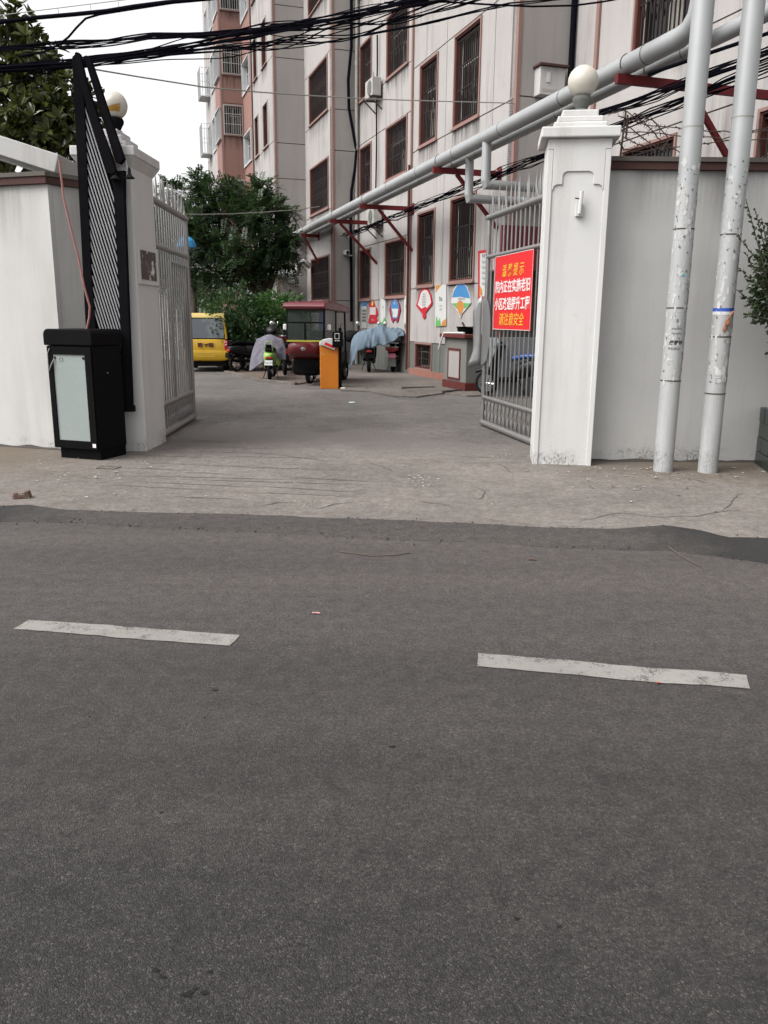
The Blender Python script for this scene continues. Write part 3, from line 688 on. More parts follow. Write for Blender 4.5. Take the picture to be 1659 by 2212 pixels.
    if surround and style != 'pinkbase':
        s_ = MB(); s_.slab(Mp, u0-0.05, u1+0.05, z0-0.065, z0-0.03, [], 0.0, 0.06); s_.build('sill', M['pinktrim'] if style == 'brown' else M['pinkwall'], w)
        dp = rnd.uniform(0.55, 0.95); q = MB(); q.add([Mp(u0-0.12, z0-0.066-dp, 0.003), Mp(u1+0.12, z0-0.066-dp, 0.003), Mp(u1+0.12, z0-0.066, 0.003), Mp(u0-0.12, z0-0.066, 0.003)], [(0, 1, 2, 3)]); q.build('rain_stain', M['stain'], w, recalc=False)
    return w
WA = [(-3.06, -1.66, 2.36, 4.20), (-0.62, 0.57, 2.34, 4.13), (-3.06, -1.66, 5.74, 7.62), (-0.61, 0.57, 5.74, 7.60), (-3.06, -1.66, 9.15, 11.0), (-0.61, 0.57, 9.15, 11.0),
      (1.53, 3.30, 2.12, 3.64), (4.74, 5.96, 2.10, 3.60), (1.53, 3.30, 5.32, 6.70), (4.74, 5.95, 5.24, 6.62), (1.53, 3.30, 7.97, 9.50), (4.74, 5.95, 7.99, 9.50), (1.53, 3.30, 10.9, 12.4), (4.74, 5.95, 10.9, 12.4)]
WB = [(-0.60, 0.62, 0.22, 0.88)]
runs = []
wall_run(bayM(0.0), -4.77, 1.10, [w for w in WA if w[1] < 1.1]+WB, [0.90, 2.28, 5.69, 7.68, 9.10], M['facade'], vjoints=(-3.75, -1.15), foot=(-2.4, 1.06, 0.20))
wall_run(bayM(0.0), 1.13, 6.10, [w for w in WA if w[0] > 1.1], [0.82, 2.05, 3.70, 5.18, 6.74, 7.92, 9.55], M['facade'], vjoints=(3.95,))
wall_run(bayM(-1.2), -14.0, -5.70, [(-8.37, -6.83, 5.98, 7.9), (-8.25, -6.75, 2.6, 4.45), (-11.6, -10.13, 2.6, 4.4), (-11.6, -10.13, 5.98, 7.9)], [0.9, 2.5, 4.62, 5.88], M['facade'])
wall_run(bayM(-1.2), -5.66, -4.8, [], [0.9, 5.72], M['facade'])
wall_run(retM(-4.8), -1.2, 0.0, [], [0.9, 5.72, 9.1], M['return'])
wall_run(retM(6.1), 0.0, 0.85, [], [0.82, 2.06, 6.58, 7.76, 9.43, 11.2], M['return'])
WC = [(6.55, 9.15, 2.09, 3.5), (6.6, 9.17, 4.97, 6.47), (6.66, 9.18, 7.88, 9.4), (6.66, 9.18, 11.2, 12.7)]
wall_run(bayM(0.85), 6.13, 9.92, WC, [0.82, 2.03, 4.9, 7.80, 9.46], M['facade'])
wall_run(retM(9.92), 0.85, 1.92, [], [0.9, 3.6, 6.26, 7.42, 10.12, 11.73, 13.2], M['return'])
WDb = [(14.55, 16.3, z, z+1.15) for z in (1.9, 4.75, 7.62, 10.33, 13.0)]
WDs = [(13.15, 14.0, z, z+1.4) for z in (1.9, 4.75, 7.6, 10.33, 13.0)] + [(11.15, 12.12, z, z+1.45) for z in (1.9, 4.75, 7.59, 10.3, 13.0)]
wall_run(bayM(1.92), 9.95, 14.30, WDs, [0.9, 1.8, 4.68, 7.52, 10.22, 12.9], M['facade'], vjoints=(12.6,))
wall_run(bayM(1.98), 14.32, 16.42, WDb, [0.9, 1.85, 4.7, 7.56, 8.82, 10.27, 11.5, 12.95], M['pinkwall'])
WR = [(2.03, 2.78, z, z+1.10) for z in (3.3, 6.0, 8.87, 11.16, 13.52)]
wall_run(retM(16.42), 1.92, 2.88, WR, [0.9, 3.2, 5.9, 8.8, 10.05, 11.1, 12.32, 13.45], M['pinkwall'])
WE = [(16.6, 17.9, z, z+1.10) for z in (3.3, 6.0, 8.75, 11.1, 13.5)]
WE2 = [(18.5, 19.5, z, z+1.32) for z in (3.2, 5.9, 8.67, 11.1, 13.5)] + [(20.25, 21.1, z, z+1.2) for z in (3.2, 5.9, 8.8, 11.15, 13.5)]
wall_run(bayM(2.88), 16.45, 18.2, WE, [0.9, 3.2, 5.9, 8.68, 9.95, 11.05, 12.3, 13.45], M['pinkwall'])
wall_run(bayM(2.86), 18.22, 22.0, WE2, [0.9, 3.1, 5.8, 8.6, 11.0, 13.4], M['facade'])
sd = 0
for o, ws, st in ((0.0, WA, 'brown'), (0.0, WB, 'pinkbase'), (-1.2, [(-8.37, -6.83, 5.98, 7.9), (-8.25, -6.75, 2.6, 4.45), (-11.6, -10.13, 2.6, 4.4), (-11.6, -10.13, 5.98, 7.9)], 'brown'), (0.85, WC, 'brown'),
                  (1.92, WDs, 'plainred'), (1.98, WDb, 'alu'), (2.88, WE, 'alu'), (2.86, WE2, 'alu')):
    for w in ws: sd += 1; window(bayM(o), *w, style=st, seed=sd)
for w in WR: sd += 1; window(retM(16.42), *w, style='whitegrille', seed=sd)
# corner trims and roof
for s_, o, ww, n_ in ((1.115, 0.02, 0.045, 'facade_trim'), (-5.68, -1.18, 0.05, 'facade_trim')):
    m = MB(); m.bb(s_-ww, s_+ww, o-0.015, o+0.03, 0.2, TOPZ); m.build(n_, M['pinktrim'], BL)
for s_, o in ((-4.8, 0.0), (6.1, 0.85), (9.92, 1.92), (16.42, 2.88)):
    m = MB(); m.bb(s_-0.012, s_+0.085, o-0.07, o+0.012, 0.0, TOPZ); m.build('corner_trim', M['pinktrim'], BL)
m = MB(); m.bb(-14, 22, -9, -1.25, TOPZ, TOPZ+0.3); m.bb(-4.8, 22, -1.25, -0.05, TOPZ, TOPZ+0.3); m.bb(6.1, 22, -0.05, 0.8, TOPZ, TOPZ+0.3); m.bb(9.95, 22, 0.8, 1.9, TOPZ, TOPZ+0.3); m.build('roof', M['return'], BL)
m = MB(); m.bb(21.7, 22.0, -9, 2.85, 0, TOPZ); m.build('end_wall', M['facade'], BL)
# balcony cages on the far bay
for z0, z1 in ((8.75, 10.0), (11.15, 12.3)):
    m = MB(); u0, u1, dpt = 20.15, 21.2, 0.42
    def bb_(a, b, r=0.018): m.beam(a, b, r*0.8, r*0.8)
    for z in (z0, (z0+z1)/2, z1):
        bb_((u0, 2.86, z), (u0, 2.86+dpt, z)); bb_((u1, 2.86, z), (u1, 2.86+dpt, z)); bb_((u0, 2.86+dpt, z), (u1, 2.86+dpt, z))
    for i in range(9):
        u = u0+(u1-u0)*i/8; bb_((u, 2.86+dpt, z0), (u, 2.86+dpt, z1), 0.014)
    for i in range(4):
        o = 2.86+dpt*i/4
        bb_((u0, o, z0), (u0, o, z1), 0.014); bb_((u1, o, z0), (u1, o, z1), 0.014)
    m.bb(u0, u1, 2.86, 2.86+dpt, z0-0.04, z0-0.02)
    m.build('balcony_cage', M['wgrille'], BL)
# projecting glazed balcony sides on terracotta bay
for z0 in (8.75, 11.1):
    m = MB(); m.bb(16.5, 17.95, 2.89, 2.98, z0-0.06, z0-0.01); m.bb(16.5, 17.95, 2.89, 2.98, z0+1.12, z0+1.17)
    for i in range(8): m.bb(16.5+i*0.204, 16.525+i*0.204, 2.93, 2.95, z0-0.01, z0+1.12)
    m.build('balcony_screen', M['wgrille'], BL)
# far low building, fence and background
T = thing('far_building', 'pale low building in the gap left of the courtyard tree', 'building', (-14, 46, 0), 0)
m = MB(); m.bb(-22, 8.0, 0, 8, 0, 4.6); m.build('wall', M['facade'], T)
for i in range(4):
    m = MB(); m.bb(0.0+i*2.1, 1.2+i*2.1, -0.04, 0.02, 1.2, 2.9); w = m.build('window', M['sash'], T)
    m = MB(); m.bb(0.08+i*2.1, 1.12+i*2.1, -0.06, -0.041, 1.28, 2.82); m.build('pane', M['glass'], w)
m = MB(); m.bb(-22.3, 8.3, -0.3, 8.3, 4.6, 4.9); m.build('roof', M['return'], T)
T = thing('picket_fence', 'low white picket fence behind the yellow car', 'fence', (-9.5, 30, 0))
for i in range(26):
    m = MB(); m.prism([(i*0.16, 0), (i*0.16+0.07, 0), (i*0.16+0.07, 1.75), (i*0.16+0.035, 1.85), (i*0.16, 1.75)], 0, 0.03, lambda u, v, n: Vector((u, n, v))); m.build('picket', M['white'], T)
for z in (0.5, 1.5):
    m = MB(); m.bb(-0.1, 4.3, 0.031, 0.07, z, z+0.08); m.build('rail', M['white'], T)
# ================================================================ GATE LEAVES
def gate_leaf(label, hinge, free, wicket):
    h, f = Vector(hinge), Vector(free); d = f-h; L = d.length; rz = math.atan2(d.y, d.x)
    T = thing('gate_leaf', label, 'gate', h, rz, 'steel gate leaves')
    S = M['steel']
    def tb(name, p, q, r, n=10): 
        m = MB(); m.tube([p, q], r, n); return m.build(name, S, T, smooth=True)
    for x in (0.03, L-0.03): tb('stile', (x, 0, 0.05), (x, 0, 2.86), 0.033, 12)
    tb('bottom_rail', (0, 0, 0.055), (L, 0, 0.055), 0.042, 12); tb('top_rail', (-0.02, 0, 2.86), (L+0.03, 0, 2.86), 0.042, 12)
    tb('lower_rail', (0.03, 0, 0.42), (L-0.03, 0, 0.42), 0.03, 12); tb('upper_rail', (0.03, 0, 2.34), (L-0.03, 0, 2.34), 0.03, 12)
    nb = 15
    mb = MB(); mb.tube([(0, 0, 0.08), (0, 0, 2.84)], 0.0115, 8); bar0 = None
    sp = MB(); sp.tube([(0, 0, 2.88), (0.0, 0, 2.97), (0.012, 0.0, 3.06), (0.0, 0, 3.22)], [0.010, 0.016, 0.013, 0.001], 7)
    sp2 = MB(); sp2.tube([(0, 0, 2.88), (0.03, 0, 2.92), (0.035, 0, 2.98), (0.02, 0, 3.09)], [0.008, 0.010, 0.008, 0.001], 6)
    cv = MB()
    for zz in (0.10, 0.26):
        cv.tube([(0.0, 0, zz), (0.052, 0.004, zz+0.125)], 0.009, 5); cv.tube([(0.0, 0, zz), (-0.052, 0.004, zz+0.125)], 0.009, 5)
    proto = {}
    for i in range(nb):
        x = 0.03+(L-0.06)*(i+1)/(nb+1)
        for nm, mbx in (('bar', mb), ('spike', sp), ('hooked_spike', sp2), ('chevron', cv)):
            if nm not in proto: o = mbx.build(nm, S, T, smooth=True); proto[nm] = o
            else: o = proto[nm].copy(); C.objects.link(o)
            o.location = (x + (0.05 if nm == 'hooked_spike' else 0), 0, 0)
            if nm == 'spike': o.scale = (1, 1, 1.0); o.rotation_euler = (0, R(random.uniform(-2, 2)), 0)
    if wicket:
        x0, x1 = L*0.52, L-0.09
        for p, q in (((x0, 0.03, 0.13), (x0, 0.03, 2.20)), ((x1, 0.03, 0.13), (x1, 0.03, 2.20)), ((x0, 0.03, 0.13), (x1, 0.03, 0.13)), ((x0, 0.03, 2.20), (x1, 0.03, 2.20))): tb('wicket_frame', p, q, 0.024)
    # lock shield of sheet metal on the free stile
    m = MB(); n = 14; zc, hh = 1.34, 0.47; side = 0.04
    pts = [(L-0.36*math.sin(math.pi*i/n)**0.8 if 0 < i < n else L, zc-hh*math.cos(math.pi*i/n)) for i in range(n+1)]
    m.prism(pts, side, side+0.004, lambda u, v, k: Vector((u, k, v)))
    m.build('lock_shield', M['plate'], T)
    return T, L
GL, LL = gate_leaf('left steel gate leaf with wicket frame, standing open', (-2.78, 10.12, 0), (-2.86, 12.36, 0), True)
GR, LR = gate_leaf('right steel gate leaf standing open, red notice on it', (1.90, 9.45, 0), (1.405, 11.93, 0), False)
# bent outer flap of the right leaf's shield, folded toward the street
m = MB(); n = 10
for i in range(n):
    for_ = []
vs = []; fs = []
for i in range(n+1):
    z = 0.87+0.94*i/n
    w = 0.11 if i < n-2 else 0.11*(n-i+0.6)/2.6
    w = w*(1.25 if i == 0 else 1.0)
    for k in range(4):
        t = k/3; vs.append((LR+0.01+w*t*0.55, 0.05+w*t*0.95+0.008*math.sin(3*t+i*0.6)*t + (0.05*t if i < 2 else 0), z-0.05*t*(i < 2)))
for i in range(n):
    for k in range(3): fs.append((i*4+k, i*4+k+1, i*4+k+5, i*4+k+4))
m.add(vs, fs); fl = m.build('shield_flap', M['plate'], GR, smooth=True)
fl.modifiers.new('thick', 'SOLIDIFY').thickness = 0.004

# red notice hung on the right leaf (faces the street side)
gd = (Vector((1.405, 11.93, 0))-Vector((1.90, 9.45, 0))).normalized(); gn = Vector((-gd.y, gd.x, 0))   # gn points to -X side
c0 = Vector((1.90, 9.45, 0)) + gd*1.33 + gn*0.055
SG = thing('notice_board', 'red notice with yellow and white characters hung on the right gate leaf', 'sign', c0, 0)
def Ms(u, v, n): return c0 - gd*u + gn*n + Vector((0, 0, v))
m = MB(); m.slab(Ms, -0.69, 0.69, 1.375, 2.31, [], -0.008, 0.0); m.build('board', M['red'], SG, world=True)
m = MB()
for a in ((-0.69, -0.684, 1.375, 2.31), (0.684, 0.69, 1.375, 2.31), (-0.684, 0.684, 2.304, 2.31), (-0.684, 0.684, 1.375, 1.381)): m.slab(Ms, *a, [], 0.0005, 0.002)
m.build('border', M['whiteink'], SG, world=True)
for body, v, size, sx, mk, sh, bold in (('温 馨 提 示', 2.10, 0.165, 1.0, 'yellowink', 0.18, 0.001), ('院内正在实施老旧', 1.905, 0.165, 0.98, 'whiteink', 0.0, 0.0025), ('小区改造提升工程', 1.69, 0.165, 0.98, 'whiteink', 0.0, 0.0025), ('请注意安全', 1.495, 0.165, 1.12, 'yellowink', 0.18, 0.001)):
    put_text(body, size, (lambda vv: (lambda u, w, n: Ms(u, vv+w, 0.002+n)))(v), M[mk], SG, sx=sx, shear=sh, bold=bold)

# ================================================================ BARRIER CABINET AND BOOM
crz = math.atan2(8.6-8.8, -2.99+3.56)
CB = thing('barrier_cabinet', 'black barrier cabinet with frosted glass panel beside the left pillar', 'barrier', (-3.275, 8.70, 0), crz)
m = MB(); m.bb(-0.245, 0.275, 0.03, 0.46, 0.0, 0.12); m.build('plinth', M['black'], CB, bevel=0.004)
m = MB(); m.bb(-0.29, 0.29, 0.0, 0.46, 0.12, 1.20); m.build('body', M['black'], CB, bevel=0.008)
m = MB(); M0 = lambda u, v, n: Vector((u, n, v))
pr = [(-0.305, 1.203), (0.305, 1.203), (0.305, 1.30)] + [(0.245+0.06*math.cos(R(a)), 1.31+0.06*math.sin(R(a))) for a in (0, 22, 45, 67, 90)] + [(-0.245+0.06*math.cos(R(a)), 1.31+0.06*math.sin(R(a))) for a in (90, 113, 135, 158, 180)] + [(-0.305, 1.30)]
m.prism(pr, -0.03, 0.475, M0); m.build('lid', M['black'], CB, bevel=0.01)
m = MB(); m.slab(lambda u, v, n: Vector((u, -n, v)), -0.275, 0.275, 0.13, 1.19, [(-0.215, 0.195, 0.21, 1.11)], 0.001, 0.022); m.build('door_frame', M['black'], CB, bevel=0.004)
m = MB(); m.bb(-0.214, 0.194, -0.008, -0.002, 0.211, 1.109); m.build('glass_panel', simple('frosted panel', (0.225, 0.255, 0.245), 0.3, spec=0.3, var=0.06, vs=2), CB)
for x in (-0.19, 0.17):
    m = MB(); m.lathe([(0.013, 0), (0.013, 0.006)], (x, -0.014, 1.075), 12, 'Y'); m.build('screw_cap', M['rubber'], CB)
m = MB(); m.slab(lambda u, v, n: Vector((u, -n, v)), -0.14, -0.09, 1.04, 1.08, [(-0.132, -0.098, 1.048, 1.072)], 0.009, 0.012); m.build('latch', M['steel'], CB)
m = MB(); m.tube([(-0.27, -0.025, 1.00), (-0.255, -0.045, 0.93), (-0.22, -0.04, 1.0), (-0.19, -0.02, 1.07)], 0.006, 6); m.tube([(-0.27, -0.025, 1.0), (-0.262, -0.03, 1.12), (-0.23, -0.03, 1.17)], 0.006, 6); m.build('loose_cable', M['wire'], CB, smooth=True)
m = MB(); m.lathe([(0.008, 0), (0.008, 0.01)], (0.293, 0.2, 0.92), 10, 'X'); m.build('key_lock', M['steel'], CB)
m = MB(); m.bb(0.22, 0.262, -0.024, -0.0222, 0.15, 0.19); m.build('sticker', M['whiteink'], CB)

YB = 9.13
BM = thing('barrier_boom', 'tall folded black boom with grey slats raised beside the left pillar', 'barrier boom', at(285, 880, YB) * Vector((1, 1, 0)) if False else Vector((-2.80, YB, 0)))
def pxpoly(pts, y0, y1):
    m = MB(); m.prism([(at(x, y, YB).x, at(x, y, YB).z) for x, y in pts], y0, y1, lambda u, v, n: Vector((u, n, v))); return m
pxpoly([(157, 124), (162, 119), (170, 121), (176, 160), (184, 225), (192, 432), (199, 600), (209, 720), (218, 850), (198, 850), (186, 706), (172, 432), (160, 200)], YB-0.02, YB+0.05).build('main_beam', M['blackdull'], BM, world=True, bevel=0.006)
pxpoly([(167, 120), (171, 117), (179, 120), (192, 178), (222, 272), (243, 330), (256, 372), (250, 380), (238, 378), (222, 330), (200, 262), (184, 200)], YB-0.085, YB-0.025).build('folding_arm', M['blackdull'], BM, world=True, bevel=0.008)
pxpoly([(184, 124), (190, 122), (197, 126), (214, 175), (243, 262), (262, 318), (271, 345), (262, 356), (252, 352), (232, 285), (205, 195)], YB-0.05, YB+0.03).build('folding_arm', M['blackdull'], BM, world=True, bevel=0.008)
pxpoly([(243, 372), (270, 368), (270, 432), (278, 650), (287, 884), (272, 886), (266, 862), (258, 640), (247, 432)], YB-0.02, YB+0.05).build('lower_beam', M['blackdull'], BM, world=True, bevel=0.006)
m = MB(); a, b = at(236, 884, YB), at(292, 882, YB); m.beam(a, b, 0.05, 0.07); m.build('pivot_link', M['black'], BM, world=True, bevel=0.006)
for cx_, cy_, yy in ((249, 386, YB-0.055), (280, 384, YB-0.02)):
    p = at(cx_, cy_, yy); q = at(cx_-8, cy_-38, yy)
    m = MB(); m.tube([q, p], 0.008, 8); f_ = m.build('support_foot', M['steel'], BM, world=True, smooth=True)
    m = MB(); m.lathe([(0.05, -0.008), (0.052, 0), (0.03, 0.018), (0.018, 0.04), (0.016, 0.085), (0.008, 0.10)], p, 16); m.build('rubber_cup', M['rubber'], f_, world=True, smooth=True)
pxpoly([(184, 215), (192, 432), (199, 600), (209, 720), (262, 845), (258, 640), (247, 432), (245, 376), (210, 290)], YB+0.028, YB+0.036).build('back_sheet', M['blackdull'], BM, world=True)
def e1(y): return 184+(192-184)*(y-225)/207 if y < 432 else 192+(209-192)*(y-432)/288
def e4(y): return 247+(258-247)*(y-432)/208 if y < 640 else 258+(266-258)*(y-640)/222
for i in range(19):
    y0 = 228+24.5*i; x0 = e1(y0)-2; dy = 0
    while x0+0.315*dy < e4(y0+dy)+4 and dy < 260: dy += 2
    if y0+dy > 850: dy = 850-y0
    yy = YB+0.004
    m = MB(); m.beam(at(x0, y0, yy), at(x0+0.315*dy, y0+dy, yy), 0.02, 0.0125, up=(0, 0, 1)); m.build('slat', M['greyslat'], BM, world=True)
# red cord
m = MB(); cp = [(128, 345), (131, 372), (138, 430), (152, 490), (170, 560), (182, 620), (194, 662), (193, 685), (187, 712)]
m.tube([at(x, y, 9.0) for x, y in cp], 0.011, 6)
tag(m.build('cord', simple('faded red cord', (0.25, 0.11, 0.10), 0.8), loc=at(128, 345, 9.0), world=True, smooth=True), 'faded red cord hanging in front of the wing wall', 'cord')

# ================================================================ PIPES AND BRACKETS
def z1(s): return 4.50-0.0145*s
def bands(m, pts, r):
    for p, d in pts: m.tube([p-d*0.012, p+d*0.012], r, 14)
PT = thing('heating_pipe', 'thick grey lagged pipe running along the facade on red brackets, upper one', 'pipe', fp(0, 1.3, 0), FROT, 'paired pipes along the facade')
m = MB(); path = [fp(s, 1.3, z1(s)) for s in (13.0, 8.0, 3.0, -2.0, -7.0, -11.6)]
e = path[-1]; path += [e-FD*0.18+Vector((0, 0, 0.03)), e-FD*0.30+Vector((0, 0, 0.14)), e-FD*0.34+Vector((0, 0, 0.32)), e-FD*0.34+Vector((0, 0, 3.0))]
m.tube(path, 0.118, 18); m.build('pipe_run', M['pipe'], PT, world=True, smooth=True)
for s in range(-11, 13, 2):
    m = MB(); p = fp(s, 1.3, z1(s)); m.tube([p-FD*0.010, p+FD*0.010], 0.1205, 18); m.build('seam_band', M['plinth'], PT, world=True, smooth=True)
PT2 = thing('heating_pipe', 'thinner grey lagged pipe on the red brackets, behind the thick one', 'pipe', fp(0, 0.98, 0), FROT, 'paired pipes along the facade')
m = MB(); m.tube([fp(s, 0.98, z1(s)-0.03) for s in (13.0, 5.0, -3.0, -9.0, -15.0)], 0.088, 16); m.build('pipe_run', M['pipe'], PT2, world=True, smooth=True)
for s in range(-12, 13, 3):
    m = MB(); p = fp(s+0.7, 0.98, z1(s+0.7)-0.03); m.tube([p-FD*0.008, p+FD*0.008], 0.0905, 16); m.build('seam_band', M['plinth'], PT2, world=True, smooth=True)
for lab, o, sx, zb in (('grey branch pipe dropping from the thick pipe above the right gate leaf', 1.3, onf(1052, 300, 1.3)[0], None), ('grey branch pipe dropping from the thinner pipe, left of the other drop', 0.98, onf(1015, 340, 0.98)[0], None)):
    ztop = z1(sx); zbot = onf(1050, 398, 1.3)[1] if o > 1 else onf(1015, 428, 0.98)[1]
    T = thing('branch_pipe', lab, 'pipe', fp(sx, o, 0), FROT)
    p = fp(sx, o, 0)
    m = MB(); m.tube([p+Vector((0, 0, ztop-0.08)), p+Vector((0, 0, zbot+0.06)), ], 0.082, 16); m.build('drop', M['pipe'], T, world=True, smooth=True)
    m = MB(); q = p+Vector((0, 0, zbot)); m.tube([q+Vector((0, 0, 0.075)), q+Vector((0, 0, -0.01))-FN*0.02, q-FN*0.10], [0.084, 0.092, 0.084], 16); m.build('elbow', M['pipe'], T, world=True, smooth=True)
    m = MB(); m.tube([q-FN*0.09, q-FN*(o+1.15)], 0.082, 16); m.build('pipe_run', M['pipe'], T, world=True, smooth=True)
def bracket(label, s, o_wall, o_out, z, drop, o_d):
    T = thing('pipe_bracket', label, 'bracket', fp(s, o_wall, 0), FROT, 'red steel pipe brackets')
    m = MB(); m.beam(fp(s, o_wall, z), fp(s, o_out, z), 0.07, 0.11); m.build('cantilever', M['oxide'], T, world=True)
    m = MB(); m.beam(fp(s, o_d, z-0.05), fp(s, o_wall+0.01, z-drop), 0.06, 0.07); m.build('brace', M['oxide'], T, world=True)
    m = MB(); m.beam(fp(s, o_wall+0.012, z-0.14), fp(s, o_wall+0.012, z+0.14), 0.18, 0.02, up=FN); m.build('wall_plate', M['oxide'], T, world=True)
    for o in (1.3, 0.98):
        m = MB(); r = 0.124 if o > 1.1 else 0.095; zc = z1(s) if o > 1.1 else z1(s)-0.03
        m.tube([fp(s, o+r*math.cos(R(a)), zc+r*math.sin(R(a))) for a in range(-30, 211, 20)], 0.006, 5); m.build('u_bolt', M['rust'], T, world=True)
for lab, s, ow, drop, od in (('red pipe bracket nearest the wall of standing pipes', onf(1334, 158, 1.45)[0], -1.2, 1.75, 0.35), ('red pipe bracket just left of the branch pipes', -4.2, 0.0, 1.05, 0.95),
                         ('red pipe bracket beside the facade trim, second from branch pipes', 0.98, 0.0, 1.05, 0.95), ('red pipe bracket above the covered scooters', 4.1, 0.0, 1.15, 1.15), ('farthest red pipe bracket, at the tree edge', 8.0, 0.85, 0.9, 1.35)):
    bracket(lab, s, ow, 1.46, z1(s)-0.18, drop, od)
# the two standing pipes in front of the right wall
for lab, x, y in (('tall grey standing pipe scarred by posters, left of the pair', 2.845, 8.30), ('tall grey standing pipe with blue tape, right of the pair', 3.285, 8.26)):
    T = thing('standing_pipe', lab, 'pipe', (x, y, 0), 0, 'standing pipes before the right wall')
    m = MB(); m.tube([(0, 0, -0.02), (0, 0, 2.75)], 0.096, 24); m.build('scarred_length', M['post'], T, smooth=True)
    m = MB(); m.tube([(0, 0, 2.751), (0, 0, 7.5)], 0.0965, 24); m.build('clean_length', M['pipe'], T, smooth=True)
    for z in (0.92, 1.62, 2.35, 3.25) if x < 3 else (0.80, 1.35, 2.30, 3.33):
        m = MB(); m.tube([(0, 0, z), (0, 0, z+0.012)], 0.0985, 24); m.build('seam_band', M['dirt'] if z < 3 else M['wire'], T, smooth=True)
    rnd = random.Random(int(x*100)); paper = simple('paper scraps', (0.40, 0.40, 0.395), 0.85, var=0.2); dk = simple('torn dark scraps', (0.12, 0.12, 0.125), 0.9)
    for k in range(240):
        z = rnd.uniform(0.9, 2.95); a = R(rnd.uniform(180, 360)); w = rnd.uniform(0.004, 0.03)*(1 if k % 3 else 0.5); hh = rnd.uniform(0.006, 0.05)*(1 if k < 130 else 0.4); w *= (1 if k < 130 else 0.5)
        m = MB() if k in (0, 130) else m
        rr = 0.0985+0.0012*rnd.random()
        pts = []
        nn = 5
        for j in range(nn):
            t = 2*math.pi*j/nn+rnd.uniform(-.3, .3); da = w/0.096*math.cos(t)*rnd.uniform(.6, 1.2); dz = hh*math.sin(t)*rnd.uniform(.5, 1.2)
            pts.append((rr*math.cos(a+da), rr*math.sin(a+da), z+dz))
        m.add(pts, [tuple(range(nn))])
        if k == 129: tag(m.build('torn_paper', paper, T, recalc=False), kind='stuff')
        if k == 239: tag(m.build('torn_paper_dark', dk, T, recalc=False), kind='stuff')
    # handwriting
    def Mc(z0):
        return lambda u, v, n: Vector((x, y, z0)) + Vector((0.0985*math.sin(u/0.0985-0.15), -0.0985*math.cos(u/0.0985-0.15), v))
    if x < 3:
        put_text('换窗纱', 0.045, Mc(1.295), M['blackink'], T, shear=0.2, bold=0.001); put_marks('##########', 0.03, Mc(1.24), M['blackink'], T, sx=0.5)
        put_marks('#######', 0.024, Mc(1.43), M['blackink'], T, sx=0.6); put_marks('#######', 0.024, Mc(1.385), M['blackink'], T, sx=0.6)
        m = MB(); m.sphere((0.0, -0.097, 1.93), 0.012, 8, 6, (1, 0.3, 1.2)); m.build('sticker', simple('teal sticker', (0.02, 0.28, 0.36), 0.5), T)
    else:
        m = MB(); m.tube([(0, 0, 1.595), (0, 0, 1.628)], 0.0988, 24); m.build('blue_tape', simple('blue tape', (0.02, 0.06, 0.30), 0.4), T, smooth=True)
        m = MB(); m.tube([(0, 0, 1.565), (0, 0, 1.5945)], 0.0986, 24); m.build('white_tape', M['white'], T, smooth=True)
        m = MB(); m.tube([(0.06, -0.10, 1.60), (0.02, -0.12, 1.55), (-0.01, -0.115, 1.50), (-0.015, -0.11, 1.42)], 0.008, 6); m.sphere((0.01, -0.115, 1.49), 0.022, 8, 6, (1, .6, 1.4)); m.sphere((-0.015, -0.112, 1.43), 0.018, 8, 6, (1, .6, 1.6)); m.build('wire_tie', simple('rusty tie', (0.25, 0.10, 0.05), 0.8), T)

# ================================================================ OVERHEAD CABLES
def strand_set(T, base, n, spread, Y, r, seed, mat=None, sag=0.0, name='strand', wig=1.0):
    rnd = random.Random(seed)
    for k in range(n):
        ph = rnd.uniform(0, 50); f0 = rnd.uniform(-1, 1); dy = rnd.uniform(-0.12, 0.12)
        pts = []
        for i in range(len(base)-1):
            for j in range(6):
                t = j/6; x = base[i][0]*(1-t)+base[i+1][0]*t; y = base[i][1]*(1-t)+base[i+1][1]*t
                sp = spread[i]*(1-t)+spread[i+1]*t
                yy = y + sp*(0.55*f0 + wig*0.8*noise.noise(Vector((x*0.006+ph, k*3.1, seed))))
                pts.append(at(x, yy, Y+dy))
        m = MB(); m.tube(pts, r*rnd.uniform(0.7, 1.25), 6, cap=False); m.build(name, mat or M['cable'], T, world=True, smooth=True)
    return T
YC = 10.7
T = thing('cable_bundle', 'sagging black cable bundle crossing the sky behind the raised boom', 'cables', at(0, 150, YC))
strand_set(T, [(-260, 176), (-100, 160), (0, 150), (160, 137), (300, 118), (440, 98), (560, 80), (680, 60), (800, 34), (900, 14), (1060, -20), (1300, -60), (1700, -120)], 16, [10, 10, 13, 14, 20, 28, 38, 44, 40, 32, 22, 16, 12], YC, 0.006, 3)
strand_set(T, [(-260, 176), (0, 150), (160, 137), (300, 118), (440, 92), (680, 50), (900, 6), (1300, -60)], 7, [6, 6, 8, 9, 10, 12, 12, 9], YC, 0.0085, 5)
strand_set(T, [(300, 120), (440, 108), (560, 100), (680, 92), (800, 74), (950, 44), (1100, 8), (1240, -4), (1400, -60)], 4, [8, 14, 16, 14, 12, 10, 8, 4, 4], YC, 0.0065, 9)
T = thing('cable_bundle', 'looser black cables above the left gate pillar lamp', 'cables', at(0, 105, YC+0.2))
strand_set(T, [(-260, 118), (0, 104), (100, 98), (200, 92), (330, 78), (440, 74), (560, 62), (700, 44)], 8, [10, 12, 16, 18, 14, 12, 12, 14], YC+0.2, 0.0075, 12)
strand_set(T, [(-260, 210), (0, 190), (60, 172), (130, 150), (170, 139)], 2, [3, 3, 3, 3, 3], YC+0.2, 0.008, 15)
T = thing('lagged_cable', 'thick wrapped cable along the top left sky with hanging loops', 'cable', at(0, 48, YC))
